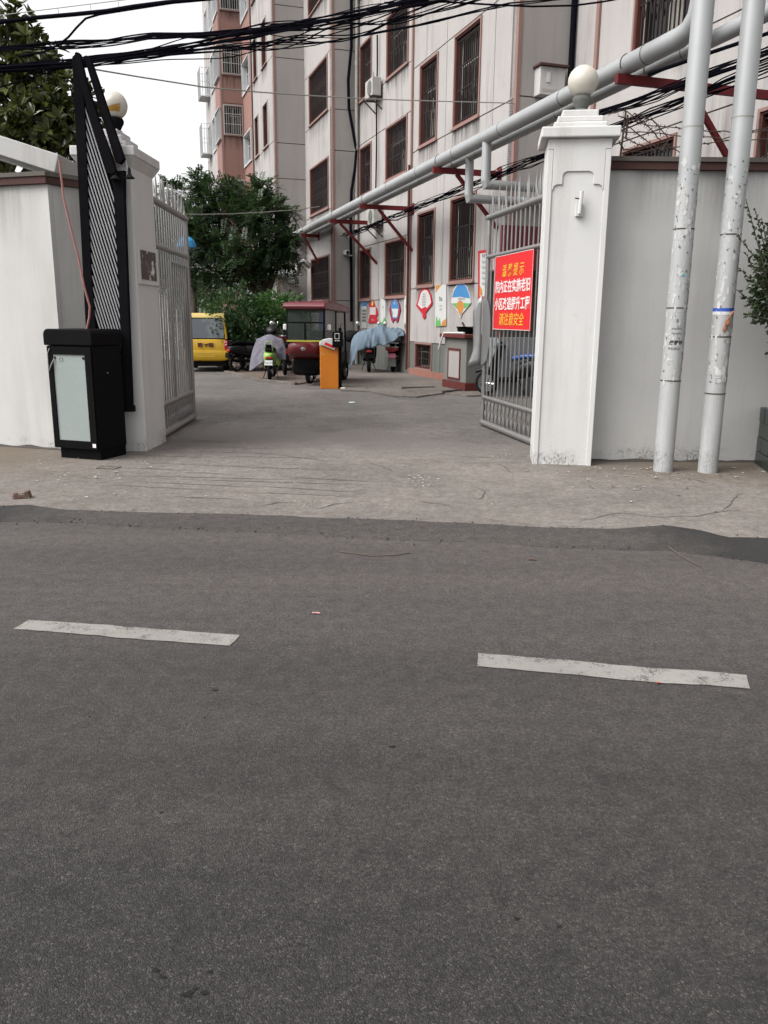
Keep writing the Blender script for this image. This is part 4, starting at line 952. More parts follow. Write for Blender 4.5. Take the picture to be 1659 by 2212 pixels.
m = MB(); m.tube([at(x, y, YC) for x, y in ((-260, 66), (-80, 53), (0, 48), (80, 38), (160, 31), (230, 24), (290, 14), (360, 5), (450, -3), (600, -22), (900, -60))], 0.023, 10); m.build('sheath', M['cable'], T, world=True, smooth=True)
m = MB(); m.tube([at(x, y, YC) for x, y in ((-260, 50), (0, 33), (250, 2), (420, -20))], 0.005, 5); m.build('carrier_wire', M['wire'], T, world=True)
for x in (60, 125, 195, 255):
    m = MB(); a, b = at(x, 29-0.115*x+4, YC), at(x+2, 44-0.10*x, YC); m.tube([a, b], 0.003, 4); m.build('hanger', M['wire'], T, world=True)
m = MB(); m.tube([at(x, y, YC) for x, y in ((400, 2), (290, 19), (215, 31), (185, 40), (165, 60), (148, 80), (128, 96), (95, 112), (40, 122))], 0.013, 8)
tag(m.build('drop_cable', M['cable'], loc=at(290, 19, YC), world=True, smooth=True), 'curved black cable dropping from the thick one into the looser cables', 'cable')
for nm, lab, pts, Y0, Y1, r, mt in (('guy_wire', 'thin pale wire from the boom top across to the facade', ((205, 150), (300, 166), (440, 188), (560, 199), (660, 206), (800, 214), (960, 219), (1115, 223)), 11.0, 17.4, 0.010, M['wire']),
                                ('guy_wire', 'slack pale string above the courtyard tree, tied to the left gate', ((392, 463), (440, 463), (500, 462), (560, 459), (640, 453), (690, 446)), 12.5, 22.0, 0.009, M['wire']),
                                ('hanging_wire', 'black cable pair at the top right before the shaded facade return', ((830, 6), (960, 4), (1060, 10), (1150, 14), (1240, 12), (1300, 4), (1400, -14)), 14.0, 14.0, 0.014, M['cable'])):
    n_ = len(pts)-1
    m = MB(); m.tube([at(x, y, Y0+(Y1-Y0)*i/n_) for i, (x, y) in enumerate(pts)], r, 6)
    tag(m.build(nm, mt, loc=at(*pts[0], Y0), world=True, smooth=True), lab, 'wire')
T = thing('cable_bundle', 'tangled black cables along the facade under the grey pipes', 'cables', fp(0, 0.4, 0))
rnd = random.Random(4)
for k in range(11):
    ph = rnd.uniform(0, 90); oo = rnd.uniform(0.25, 0.6)
    m = MB(); m.tube([fp(s*0.5, oo+0.08*noise.noise(Vector((s*0.3, ph, 0))), z1(s*0.5)-0.36+0.10*noise.noise(Vector((s*0.22, ph, 5)))+rnd.uniform(-.02, .02)) for s in range(-26, 22)], rnd.uniform(0.006, 0.012), 5, cap=False); m.build('strand', M['cable'], T, world=True, smooth=True)
T = thing('cable_bundle', 'black cable bundle above the right wall crossing behind the standing pipes', 'cables', at(1659, 112, 9.7))
strand_set(T, [(1900, 30), (1659, 112), (1580, 142), (1500, 172), (1420, 205), (1360, 226), (1310, 240), (1240, 262)], 14, [16, 16, 14, 12, 16, 14, 10, 12], 9.7, 0.007, 21)
m = MB(); m.tube([at(x, y, 9.6) for x, y in ((1900, -20), (1659, 72), (1600, 92), (1540, 112), (1460, 140), (1400, 160))], 0.02, 8)
tag(m.build('single_cable', M['cable'], loc=at(1659, 72, 9.6), world=True, smooth=True), 'single thick dark cable under the pipe at the top right', 'cable')
# barbed wire on the right wall
T = thing('barbed_wire', 'rusty tangled barbed wire on posts above the right wall', 'barbed wire', (2.5, 9.0, 3.1))
rnd = random.Random(11)
for x0_, y0_, x1_, y1_ in ((1340, 338, 1352, 240), (1352, 300, 1356, 248), (1640, 340, 1642, 255)):
    m = MB(); m.tube([at(x0_, y0_, 9.0), at(x1_, y1_, 9.0)], 0.010, 6); m.build('post', M['rust'], T, world=True)
def barbed(px, Y, seed, r=0.0055):
    rnd = random.Random(seed); P = [at(x, y, Y+rnd.uniform(-.05, .05)) for x, y in px]; out = []
    for i in range(len(P)-1):
        for k in range(8): p = P[i].lerp(P[i+1], k/8); out.append(p+Vector((0.01*noise.noise(p*7), 0, 0.022*noise.noise(p*6+Vector((seed, 0, 0))))))
    out.append(P[-1]); m = MB(); m.tube(out, r, 5)
    for i in range(2, len(out), 3):
        for k in range(2):
            d = Vector((rnd.uniform(-1, 1), rnd.uniform(-.5, .5), rnd.uniform(-1, 1))).normalized()*0.035; m.tube([out[i]-d, out[i]+d], 0.003, 4)
    m.build('wire_strand', M['rust'], T, world=True)
barbed([(1335, 250), (1380, 268), (1430, 276), (1500, 280), (1580, 288), (1659, 282)], 9.0, 1)
barbed([(1335, 285), (1400, 288), (1470, 292), (1560, 300), (1659, 276)], 9.0, 2)
barbed([(1350, 270), (1390, 300), (1430, 325), (1445, 300), (1410, 262), (1370, 244)], 9.02, 3)
barbed([(1345, 295), (1375, 310), (1400, 318), (1350, 322), (1338, 305)], 9.02, 4)
barbed([(1310, 245), (1350, 240), (1390, 262), (1420, 300), (1470, 332)], 9.03, 5)
barbed([(1345, 330), (1450, 320), (1550, 305), (1659, 300)], 9.0, 6)
# ================================================================ THINGS ON THE FACADE
def F5(x, y): return ((700+x*.7233)*.54, (800+y*.7233)*.54)
def F3(x, y): return ((1380+x*.2411)*.54, (1100+y*.2411)*.54)
def F2(x, y): return ((1100+x*.7233)*.54, y*.7233*.54)
m = MB(); m.tube([fp(6.02, 0.10, 0), fp(6.02, 0.10, TOPZ)], 0.055, 12)
for z in (1.9, 4.2, 6.6, 9.0): m.tube([fp(6.02, 0.10, z), fp(6.02, 0.10, z+0.12)], 0.066, 12)
tag(m.build('downpipe', M['sash'], loc=fp(6.02, 0.10, 0), world=True, smooth=True), 'old white downpipe in the inner corner of the facade', 'pipe')
m = MB(); m.tube([fp(6.0, 0.25+dx, z) for z, dx in ((14, 0.02), (9.5, 0.02), (8.6, 0.12), (7.8, 0.10), (7.2, -0.02), (6.6, -0.14), (6.1, -0.10), (5.4, 0.02), (4.6, 0.05), (3.0, 0.03), (1.4, 0.02))], 0.045, 10)
tag(m.build('riser_cable', M['cable'], loc=fp(6.0, 0.25, 1.4), world=True, smooth=True), 'thick wavy black cable beside the white downpipe', 'cable')
m = MB(); m.tube([fp(-4.86, -1.12, 2.0), fp(-4.86, -1.12, 14)], 0.055, 10)
tag(m.build('riser_cable', M['cable'], loc=fp(-4.86, -1.12, 2.0), world=True, smooth=True), 'straight black riser in the corner behind the right globe lamp', 'cable')
m = MB(); m.tube([fp(1.115, 0.085, 0.15), fp(1.115, 0.085, 5.4)], 0.028, 8)
tag(m.build('conduit', M['wframe'], loc=fp(1.115, 0.085, 0.15), world=True, smooth=True), 'thin red brown conduit down the middle of the facade', 'conduit')
m = MB(); m.tube([fp(s_, 0.06, z_) for s_, z_ in ((4.05, 9.3), (4.02, 8.5), (4.08, 7.6), (4.05, 6.4), (4.1, 5.2), (4.06, 4.9))], 0.022, 6)
tag(m.build('wall_cable', M['cable'], loc=fp(4.05, 0.06, 4.9), world=True), 'thin black cable between the two left window columns', 'cable')
def ac_unit(label, s, o, z, group='air conditioner units'):
    T = thing('air_conditioner', label, 'air conditioner', fp(s, o, z), FROT, group)
    m = MB(); m.bb(-0.36, 0.36, 0.06, 0.32, 0.06, 0.54); m.build('casing', M['sash'], T, bevel=0.015)
    m = MB(); m.lathe([(0.19, 0.321), (0.19, 0.332), (0.17, 0.333)], (-0.08, 0, 0.30), 24, 'Y'); m.build('fan_grille', M['plinth'], T)
    for x in (-0.3, 0.3):
        m = MB(); m.beam((x, 0, 0.04), (x, 0.40, 0.04), 0.035, 0.035); m.beam((x, 0.36, 0.03), (x, 0.01, -0.28), 0.03, 0.03); m.build('wall_bracket', M['rust'], T)
    m = MB(); m.tube([(0.41, 0.1, 0.2), (0.52, 0.05, 0.3), (0.53, 0.02, 0.9)], 0.018, 6); m.build('refrigerant_line', M['sash'], T)
s_, z_ = onf(*F2(540, 560), 0.2); ac_unit('white air conditioner beside the middle window near the downpipe', s_, 0.0, z_+0.02)
s_, z_ = onf(*F2(545, 1240), 0.2); ac_unit('dark sided air conditioner above the far red bracket', s_, 0.0, z_-0.1)
# electric meter box on the shaded return
T = thing('meter_box', 'weathered white electric meter box high on the shaded facade return', 'meter box', fp(-4.8, -0.64, 5.72), FROT)
m = MB(); m.bb(-0.24, 0.0, -0.27, 0.27, 0.0, 0.50); m.build('casing', plaster('meter paint', (0.42, 0.41, 0.405), streak=0.4), T, bevel=0.01)
m = MB(); m.bb(-0.31, 0.0, -0.31, 0.31, 0.502, 0.54); m.build('rain_hood', M['coping'], T)
m = MB(); m.bb(-0.258, -0.241, 0.06, 0.13, 0.22, 0.40); m.build('door_handle', M['white'], T)
m = MB(); m.bb(-0.2445, -0.2405, -0.22, 0.22, 0.06, 0.11); m.build('label_strip', M['sash'], T)
# lamp bracket camera
s_, z_ = onf(*F5(960, 300), 0.5)
T = thing('security_camera', 'white security camera on the shaded return near the downpipe', 'camera', fp(6.1, 0.35, z_), FROT)
m = MB(); m.bb(-0.32, 0, -0.05, 0.05, -0.03, 0.0); m.build('arm', M['white'], T)
m = MB(); m.bb(-0.36, -0.02, 0.05, 0.19, 0.0, 0.14); m.build('housing', M['white'], T, bevel=0.02)
m = MB(); m.lathe([(0.05, 0), (0.05, 0.02)], (-0.385, 0.12, 0.07), 14, 'X'); m.build('lens', M['black'], T)

# posters on the wall: outlines in facade metres
def poly_px(pts, fn, o): return [onf(*fn(x, y), o) for x, y in pts]
def poster(name, label, pts, mat, fn=F3, deco=(), o=0.012, texts=()):
    P = poly_px(pts, fn, o+0.01); s0 = sum(p[0] for p in P)/len(P); zlo = min(p[1] for p in P)
    T = thing(name, label, 'poster', fp(s0, o, zlo), FROT, 'community posters along the facade')
    def Mp(u, v, n): return fp(u, o+n, v)
    m = MB(); m.prism(P, 0.0, 0.014, Mp); m.build('board', mat, T, world=True)
    for i, (nm, dp, dm) in enumerate(deco):
        m = MB(); m.prism(poly_px(dp, fn, o+0.018), 0.0145+0.0015*i, 0.0158+0.0015*i, Mp); m.build(nm, dm, T, world=True)
    for body, x, y, size, mt, sx in texts:
        s1, v1 = onf(*fn(x, y), o+0.02)
        put_marks(body, size, (lambda a, b: (lambda u, w, n: fp(a-u, o+0.026+n, b+w)))(s1, v1), mt, T, sx=sx)
blue = simple('poster sky blue', (0.04, 0.17, 0.36), 0.5, var=0.25, vs=3); cream = simple('poster cream', (0.45, 0.45, 0.44), 0.55, var=0.05)
pgreen = simple('poster green', (0.10, 0.32, 0.09), 0.5, var=0.4, vs=9); porange = simple('poster orange', (0.42, 0.18, 0.04), 0.5, var=0.2); pred = simple('poster red', (0.38, 0.012, 0.022), 0.5, var=0.08)
pgold = simple('poster gold', (0.65, 0.42, 0.08), 0.5); pplum = simple('poster plum red', (0.22, 0.018, 0.04), 0.5)
def rect(a, b, c, d, sh=0): return [(a, c), (b, c-sh), (b, d-sh), (a, d)]
poster('wall_poster', 'narrow blue topped poster nearest the downpipe', rect(275, 357, 427, 885, 4), cream, deco=[('sky_print', rect(277, 355, 430, 520, 4), blue)] + [('photo_print', rect(285+c*24, 302+c*24, 575+r*55, 610+r*55), M['plinth']) for c in range(3) for r in range(4)])
poster('wall_poster', 'red shield shaped poster with white columns, by the downpipe', [(400, 490), (440, 450), (458, 415), (478, 445), (500, 520), (530, 560), (550, 655), (520, 690), (530, 720), (542, 795), (388, 800), (395, 720), (412, 690), (405, 560)], pred,
       deco=[('column_print', rect(412+i*17, 424+i*17, 535, 660), M['whiteink']) for i in range(6)] + [('gold_print', [(440, 500), (458, 425), (475, 470), (462, 520)], pgold)], texts=[('####', 462, 745, 0.07, M['whiteink'], 0.9)])
poster('wall_poster', 'narrow white poster with a green foot', rect(590, 672, 398, 890, 5), cream, deco=[('grass_print', [(591, 888), (670, 884), (670, 740), (650, 690), (630, 760), (591, 800)], pgreen)], texts=[('##', 630, 530, 0.09, M['blackink'], 0.8)])
poster('wall_poster', 'fan shaped poster with blue centre and plum red frame', [(755, 460), (790, 405), (830, 385), (870, 410), (905, 480), (912, 520), (925, 570), (880, 770), (860, 790), (825, 735), (795, 790), (775, 770), (730, 570), (748, 520)], pplum,
       deco=[('blue_print', [(765, 470), (800, 415), (830, 400), (862, 425), (893, 500), (880, 640), (860, 720), (790, 720), (775, 640), (760, 520)], blue), ('white_print', [(775, 560), (885, 560), (862, 700), (795, 700)], cream), ('tree_print', [(785, 650), (795, 585), (805, 650)], pgreen)], texts=[('##', 825, 470, 0.10, M['whiteink'], 0.8)])
poster('wall_poster', 'narrow pale poster beside the red brown conduit', rect(977, 1063, 352, 885, 7), cream, deco=[('flower_print', [(978, 880), (1062, 872), (1050, 810), (1020, 850), (985, 780)], M['plinth']), ('corner_print', [(1045, 352), (1062, 350), (1060, 395)], pgreen)], texts=[('###', 1020, 515, 0.10, M['blackink'], 0.65)])
fan = [(1205, 440), (1230, 310), (1270, 240), (1325, 213), (1385, 240), (1425, 330), (1450, 460), (1440, 500), (1360, 600), (1335, 640), (1345, 690), (1315, 737), (1285, 690), (1290, 655), (1215, 555), (1178, 510)]
poster('wall_poster', 'large red bordered fan poster with black lines of writing', fan, pred, deco=[('paper_print', [(1222, 440), (1250, 320), (1285, 265), (1325, 245), (1370, 265), (1405, 345), (1425, 455), (1365, 545), (1325, 525), (1270, 560), (1205, 495)], cream)] ,
       texts=[('####', 1315, 318, 0.052, M['blackink'], 0.9), ('########', 1313, 358, 0.050, M['blackink'], 0.78), ('########', 1312, 405, 0.050, M['blackink'], 0.78), ('########', 1312, 450, 0.050, M['blackink'], 0.8), ('########', 1310, 495, 0.050, M['blackink'], 0.72)])
poster('wall_poster', 'tall white poster with orange and green foot right of the red fan', rect(1440, 1500, 472, 700, 4), cream, fn=F5, deco=[('leaf_print', [(1441, 472), (1475, 470), (1450, 500), (1441, 515)], porange), ('plant_print', [(1441, 698), (1470, 697), (1465, 650), (1455, 670), (1445, 640)], pgreen), ('harvest_print', [(1470, 697), (1499, 695), (1499, 655), (1480, 670)], porange)],
       texts=[('##', 1470, 545, 0.13, M['blackink'], 0.9), ('####', 1470, 585, 0.05, M['blackink'], 0.9), ('####', 1470, 605, 0.05, M['blackink'], 0.9)])
fan2 = [(1527, 565), (1540, 500), (1558, 470), (1583, 460), (1608, 470), (1630, 520), (1637, 570), (1600, 615), (1586, 630), (1583, 650), (1575, 650), (1570, 625), (1560, 612)]
poster('wall_poster', 'fan poster with blue sky and orange handle above the plaster cabinet', fan2, cream, fn=F5, deco=[('sky_print', [(1533, 540), (1542, 502), (1560, 473), (1583, 463), (1606, 473), (1626, 520), (1630, 545), (1580, 535)], blue), ('meadow_print', [(1530, 572), (1560, 570), (1605, 570), (1634, 572), (1605, 600), (1556, 600)], pgreen), ('handle_print', [(1556, 590), (1562, 565), (1578, 555), (1593, 565), (1600, 592), (1584, 628), (1578, 645), (1572, 628)], porange)],
       texts=[('######', 1585, 547, 0.075, M['blackink'], 0.9)])
# framed poster beside the right gate leaf
def F6(x, y): return ((1700+x*.5424)*.54, (700+y*.5424)*.54)
poster('wall_poster', 'white notice with red frame just left of the right gate leaf', [(392, 560), (490, 545), (490, 905), (392, 912)], pred, fn=F6, deco=[('paper_print', [(405, 580), (482, 568), (482, 890), (403, 897)], cream), ('gold_print', [(400, 890), (425, 888), (420, 840), (405, 820)], porange)], texts=[('###', 440, 595, 0.10, M['blackink'], 0.9)] + [('######', 445, 640+i*40, 0.07, M['plinth'], 0.8) for i in range(5)])
# poster on the farther bay
P = [(-0.4, 0), (0.4, 0), (0.45, 0.45), (0.2, 0.8), (0, 0.88), (-0.2, 0.8), (-0.45, 0.45)]
T = thing('wall_poster', 'dark blue fan poster behind the tricycle roof', 'poster', fp(7.6, 0.87, 1.0), FROT, 'community posters along the facade')
m = MB(); m.prism(P, 0, 0.014, lambda u, v, n: Vector((u, n, v))); m.build('board', simple('deep blue print', (0.05, 0.06, 0.22), 0.5), T)
# insulated flexible hose and lower pipes behind the tree
m = MB(); hs_ = [fp(9.0, 0.92, 3.25), fp(9.05, 1.15, 3.45), fp(9.1, 1.35, 3.30), fp(9.12, 1.40, 2.95)]
m.tube(hs_, 0.10, 12); tag(m.build('flexible_duct', M['steel'], loc=fp(9.0, 0.92, 3.0), world=True, smooth=True), 'silver flexible duct curling out of the far window', 'duct')
m = MB(); m.tube([fp(9.4, 1.35, 3.05), fp(10.2, 2.1, 3.05), fp(12.5, 2.6, 3.05), fp(15, 3.2, 3.05)], 0.13, 14); m.tube([fp(9.5, 1.3, 2.8), fp(12.5, 2.5, 2.8), fp(15, 3.1, 2.8)], 0.10, 12)
tag(m.build('duct_run', M['pipe'], loc=fp(10, 2, 2.8), world=True, smooth=True), 'pair of grey pipes behind the courtyard tree trunk', 'pipe')

# ================================================================ YARD CABINET, POT, SHED
KB = thing('plaster_cabinet', 'grey plastered outdoor cabinet with red base against the facade', 'cabinet', fp(-3.82, 0.37, 0.035), FROT)
kg = plaster('cabinet plaster', (0.15, 0.148, 0.135), stain=(0.08, 0.075, 0.07), streak=0.6); kr = plaster('cabinet red', (0.09, 0.018, 0.016), streak=0.4)
m = MB(); m.bb(-0.61, 0.61, -0.33, 0.35, 0.16, 1.08); m.build('body', kg, KB, bevel=0.01)
m = MB(); m.bb(-0.64, 0.64, -0.34, 0.375, 0.0, 0.158); m.build('base', kr, KB, bevel=0.01)
m = MB(); m.bb(-0.70, 0.70, -0.35, 0.44, 1.082, 1.16); m.build('top_slab', kr, KB, bevel=0.01)
m = MB(); m.slab(lambda u, v, n: Vector((u, 0.35+n, v)), -0.32, 0.36, 0.2, 0.86, [(-0.28, 0.32, 0.24, 0.81)], 0.001, 0.02); d_ = m.build('door', kr, KB)
m = MB(); m.bb(-0.279, 0.319, 0.352, 0.362, 0.241, 0.809); m.build('door_panel', M['return'], d_)
T = thing('cooking_pot', 'dark pot with ladle standing on the plaster cabinet', 'pot', fp(-3.72, 0.42, 1.197), FROT)
m = MB(); m.lathe([(0.14, 0), (0.19, 0.03), (0.21, 0.13), (0.24, 0.15), (0.20, 0.152), (0.18, 0.05), (0.02, 0.045)], n=24); m.build('bowl', M['black'], T, smooth=True)
m = MB(); m.tube([(0.02, 0, 0.08), (0.13, 0.05, 0.24)], 0.022, 8); m.build('ladle', M['coping'], T)
for sx_ in (-1, 1):
    m = MB(); m.tube([(sx_*0.22, -0.05, 0.13), (sx_*0.29, 0, 0.14), (sx_*0.22, 0.05, 0.13)], 0.012, 6); m.build('handle', M['black'], T)
m = MB(); m.tube([fp(-3.55, 0.62, 1.215), fp(-3.35, 0.80, 1.21), fp(-3.28, 0.83, 1.05), fp(-3.18, 0.84, 0.86)], 0.02, 6); m.tube([fp(-3.55, 0.62, 1.215), fp(-3.9, 0.70, 1.22), fp(-4.2, 0.68, 1.22)], 0.025, 6)
tag(m.build('rag', M['white'], loc=fp(-3.5, 0.62, 1.2), world=True, smooth=True), 'twisted white rag hanging off the plaster cabinet', 'rag')
T = thing('shed', 'low shed with dark red fascia board seen through the right gate leaf', 'shed', fp(-5.5, -0.2, 0), FROT)
m = MB(); m.bb(-0.06, 0.0, -1.0, 0.75, 2.45, 3.25); m.build('fascia', simple('dark red fascia', (0.10, 0.012, 0.014), 0.6), T)
m = MB(); m.bb(-0.03, 0.68, -0.98, 0.70, 0.0, 1.15); m.build('low_wall', simple('grey sheet wall', (0.16, 0.17, 0.18), 0.7), T)
m = MB(); m.bb(0.0, 0.69, -1.0, 0.72, 2.42, 2.449); m.build('ceiling', M['joint'], T)
m = MB(); m.bb(0.62, 0.685, -1.0, 0.72, 1.15, 2.42); m.build('back_panel', M['joint'], T)
for y_ in (-0.95, 0.66):
    m = MB(); m.bb(-0.03, 0.03, y_, y_+0.06, 1.15, 2.42); m.build('post', M['wframe'], T)
m = MB(); m.bb(-0.0625, -0.0605, -0.75, -0.45, 2.85, 2.98); m.build('blue_lettering', simple('blue letters', (0.02, 0.10, 0.4), 0.5), T)

# ================================================================ ORANGE INNER BARRIER
OB = thing('inner_barrier', 'orange barrier post with white top and black terminal in the yard', 'barrier', (-1.22, 18.22, 0), R(3))
org = worn('orange paint', (0.47, 0.145, 0.008), (0.3, 0.42, 0.38), 0.66, 10, 0.45)
m = MB(); m.bb(-0.20, 0.20, -0.14, 0.16, 0.0, 0.92); m.build('body', org, OB, bevel=0.012)
m = MB(); m.prism([(-0.21, 0.922), (0.21, 0.922), (0.21, 1.0), (0.14, 1.06), (0.0, 1.08), (-0.14, 1.05), (-0.21, 0.99)], -0.15, 0.17, lambda u, v, n: Vector((u, n, v))); m.build('top_cover', M['white'], OB, bevel=0.01)
m = MB(); m.beam((-0.16, -0.18, 1.0), (0.13, -0.18, 0.88), 0.03, 0.09); arm_ = m.build('arm_stub', M['white'], OB)
m = MB(); m.beam((-0.09, -0.1965, 0.975), (0.10, -0.1965, 0.896), 0.004, 0.06); m.build('red_band', M['red'], arm_)
m = MB(); m.bb(0.201, 0.27, -0.10, 0.12, 0.0, 1.30); m.build('terminal_post', M['black'], OB)
m = MB(); m.bb(0.07, 0.30, -0.24, -0.145, 0.90, 1.22); tm = m.build('terminal', M['black'], OB, bevel=0.012)
m = MB(); m.slab(lambda u, v, n: Vector((u, -0.24-n, v)), 0.12, 0.22, 1.07, 1.19, [(0.13, 0.21, 1.08, 1.18)], 0.001, 0.004); m.build('screen_frame', M['whiteink'], tm)
for i in range(3):
    m = MB(); m.lathe([(0.013, 0), (0.013, -0.004)], (0.135+0.038*i, -0.241, 1.035), 12, 'Y'); m.build('button', M['whiteink'], tm)
m = MB(); m.tube([(0.24, 0, 1.22), (0.245, 0, 1.36), (0.28, 0, 1.40)], 0.012, 6); m.build('antenna', M['rust'], OB)
# ================================================================ VEHICLES
def loft(m, secs, n=16, e=3.0, axis='Y'):
    """secs: (y, cx, cz, hx, hz) superellipse rings along y"""
    vs = []
    for y, cx_, cz_, hx, hz in secs:
        for j in range(n):
            t = 2*math.pi*j/n; c_, s_ = math.cos(t), math.sin(t)
            vs.append((cx_+hx*math.copysign(abs(c_)**(2/e), c_), y, cz_+hz*math.copysign(abs(s_)**(2/e), s_)))
    k = len(secs)
    fs = [(i*n+j, i*n+(j+1) % n, (i+1)*n+(j+1) % n, (i+1)*n+j) for i in range(k-1) for j in range(n)] + [tuple(range(n)), tuple((k-1)*n+j for j in range(n))]
    return m.add(vs, fs)
def wheel(parent, x, y, r, w, rimmat, rz=0.0):
    c_, s_ = math.cos(rz), math.sin(rz)
    def place(mb): mb.v = [(x+v[0]*c_-v[1]*s_, y+v[0]*s_+v[1]*c_, v[2]+r) for v in mb.v]; return mb
    m = MB(); m.lathe([(r*0.72, -w*0.42), (r*0.86, -w*0.5), (r*0.97, -w*0.36), (r, 0), (r*0.97, w*0.36), (r*0.86, w*0.5), (r*0.72, w*0.42)], n=28, axis='X', cap=False)
    wo = place(m).build('wheel', M['rubber'], parent, smooth=True)
    m = MB(); m.lathe([(r*0.73, -w*0.3), (r*0.73, w*0.3)], n=28, axis='X', cap=False); m.lathe([(r*0.62, -w*0.3), (r*0.62, w*0.3)], n=28, axis='X', cap=False)
    m.lathe([(r*0.16, -w*0.55), (r*0.16, w*0.55)], n=12, axis='X')
    for i in range(6):
        a = 2*math.pi*i/6; m.beam((0, r*0.12*math.cos(a), r*0.12*math.sin(a)), (0, r*0.68*math.cos(a), r*0.68*math.sin(a)), 0.02, 0.03, up=(1, 0, 0))
    place(m).build('rim', rimmat, wo, smooth=True)
    return wo
darkp = simple('dark scooter plastic', (0.005, 0.005, 0.0055), 0.4, spec=0.25, var=0.3); chrome = simple('dull chrome', (0.45, 0.45, 0.45), 0.25, metal=0.9)
tailred = simple('tail lamp red', (0.30, 0.01, 0.015), 0.25, spec=0.6); plate_w = simple('plate white', (0.6, 0.6, 0.6), 0.5); plate_p = simple('plate pink', (0.50, 0.10, 0.18), 0.5)
def scooter(label, loc, rz, body=darkp, seatm=None, plate=plate_w, topcase=False, group='parked scooters', mirrors=True, mudflap=False, backrest=False, steer=0.0, s=1.0, platetext=None):
    T = thing('scooter', label, 'scooter', loc, rz, group); T.scale = (s, s, s)
    seatm = seatm or M['black']
    wheel(T, 0, -0.52, 0.235, 0.10, chrome); wheel(T, 0, 0.66, 0.235, 0.09, chrome, steer)
    m = MB(); loft(m, [(-0.78, 0, 0.62, 0.05, 0.04), (-0.72, 0, 0.62, 0.10, 0.08), (-0.55, 0, 0.60, 0.15, 0.14), (-0.25, 0, 0.56, 0.17, 0.17), (0.0, 0, 0.48, 0.16, 0.16), (0.12, 0, 0.38, 0.15, 0.09)]); m.build('rear_body', body, T, smooth=True, sharp=60)
    m = MB(); loft(m, [(0.05, 0, 0.32, 0.17, 0.05), (0.40, 0, 0.31, 0.17, 0.045), (0.50, 0, 0.36, 0.16, 0.06)]); m.build('footboard', M['black'], T, smooth=True)
    m = MB(); secs = [(0.30, 0.44, 0.20), (0.46, 0.52, 0.24), (0.66, 0.47, 0.24), (0.84, 0.42, 0.20), (0.98, 0.36, 0.13)]
    m2 = MB(); vs = []
    for z, y, hx in secs:
        for j in range(12):
            t = 2*math.pi*j/12; vs.append((hx*math.cos(t), y+0.07*math.sin(t), z))
    m2.add(vs, [(i*12+j, i*12+(j+1) % 12, (i+1)*12+(j+1) % 12, (i+1)*12+j) for i in range(4) for j in range(12)] + [tuple(range(12)), tuple(48+j for j in range(12))]); m2.build('front_shield', body, T, smooth=True, sharp=60)
    m = MB(); loft(m, [(0.46, 0, 0.46, 0.05, 0.03), (0.66, 0, 0.52, 0.075, 0.04), (0.88, 0, 0.45, 0.06, 0.03)]); m.build('front_fender', body, T, smooth=True)
    m = MB(); loft(m, [(-0.70, 0, 0.76, 0.08, 0.03), (-0.5, 0, 0.79, 0.14, 0.05), (-0.15, 0, 0.78, 0.15, 0.055), (0.12, 0, 0.73, 0.10, 0.05)]); m.build('seat', seatm, T, smooth=True, sharp=60)
    m = MB(); m.tube([(-0.33, 0.26, 1.03), (-0.18, 0.33, 1.05), (0, 0.36, 1.02), (0.18, 0.33, 1.05), (0.33, 0.26, 1.03)], 0.014, 8)
    hb = m.build('handlebar', M['black'], T, smooth=True)
    for sx in (-1, 1):
        m = MB(); m.tube([(sx*0.23, 0.305, 1.045), (sx*0.34, 0.255, 1.028)], 0.02, 8); m.build('grip', M['rubber'], hb, smooth=True)
        m = MB(); m.tube([(sx*0.05, 0.48, 0.22), (sx*0.05, 0.66, 0.235)], 0.02, 8); m.build('fork', chrome, T, smooth=True)
        if mirrors:
            m = MB(); m.tube([(sx*0.20, 0.33, 1.05), (sx*0.24, 0.31, 1.18), (sx*0.30, 0.29, 1.27)], 0.007, 6); ms = m.build('mirror_stem', M['black'], T, smooth=True)
            m = MB(); m.sphere((sx*0.31, 0.28, 1.32), 0.062, 14, 8, (1, 0.3, 1)); m.build('mirror', chrome, ms, smooth=True)
    m = MB(); m.sphere((0, 0.47, 0.96), 0.09, 14, 8, (1, 0.7, 0.8)); m.build('headlight', M['glassb'], T, smooth=True)
    m = MB(); m.box((0, -0.765, 0.585), (0.16, 0.05, 0.06)); m.build('tail_light', tailred, T, bevel=0.015)
    m = MB(); m.box((0, -0.80, 0.455), (0.20, 0.012, 0.13), rx=R(-8)); pl = m.build('number_plate', plate, T, bevel=0.004)
    if platetext: put_marks(platetext, 0.055, lambda u, v, n: Vector((u, -0.808-n, 0.455+v)), M['whiteink'] if plate is plate_p else M['blackink'], T, world=False)
    m = MB(); m.beam((0, -0.70, 0.55), (0, -0.80, 0.38), 0.10, 0.02); m.build('plate_bracket', M['black'], T)
    m = MB(); m.tube([(0.10, 0.02, 0.30), (0.20, -0.08, 0.02)], 0.010, 6); m.tube([(-0.10, 0.02, 0.30), (-0.20, -0.08, 0.02)], 0.010, 6); m.build('stand', M['black'], T)
    m = MB(); m.tube([(0.10, -0.30, 0.26), (0.14, -0.6, 0.30), (0.14, -0.80, 0.34)], [0.03, 0.045, 0.045], 10); m.build('muffler', M['black'], T, smooth=True)
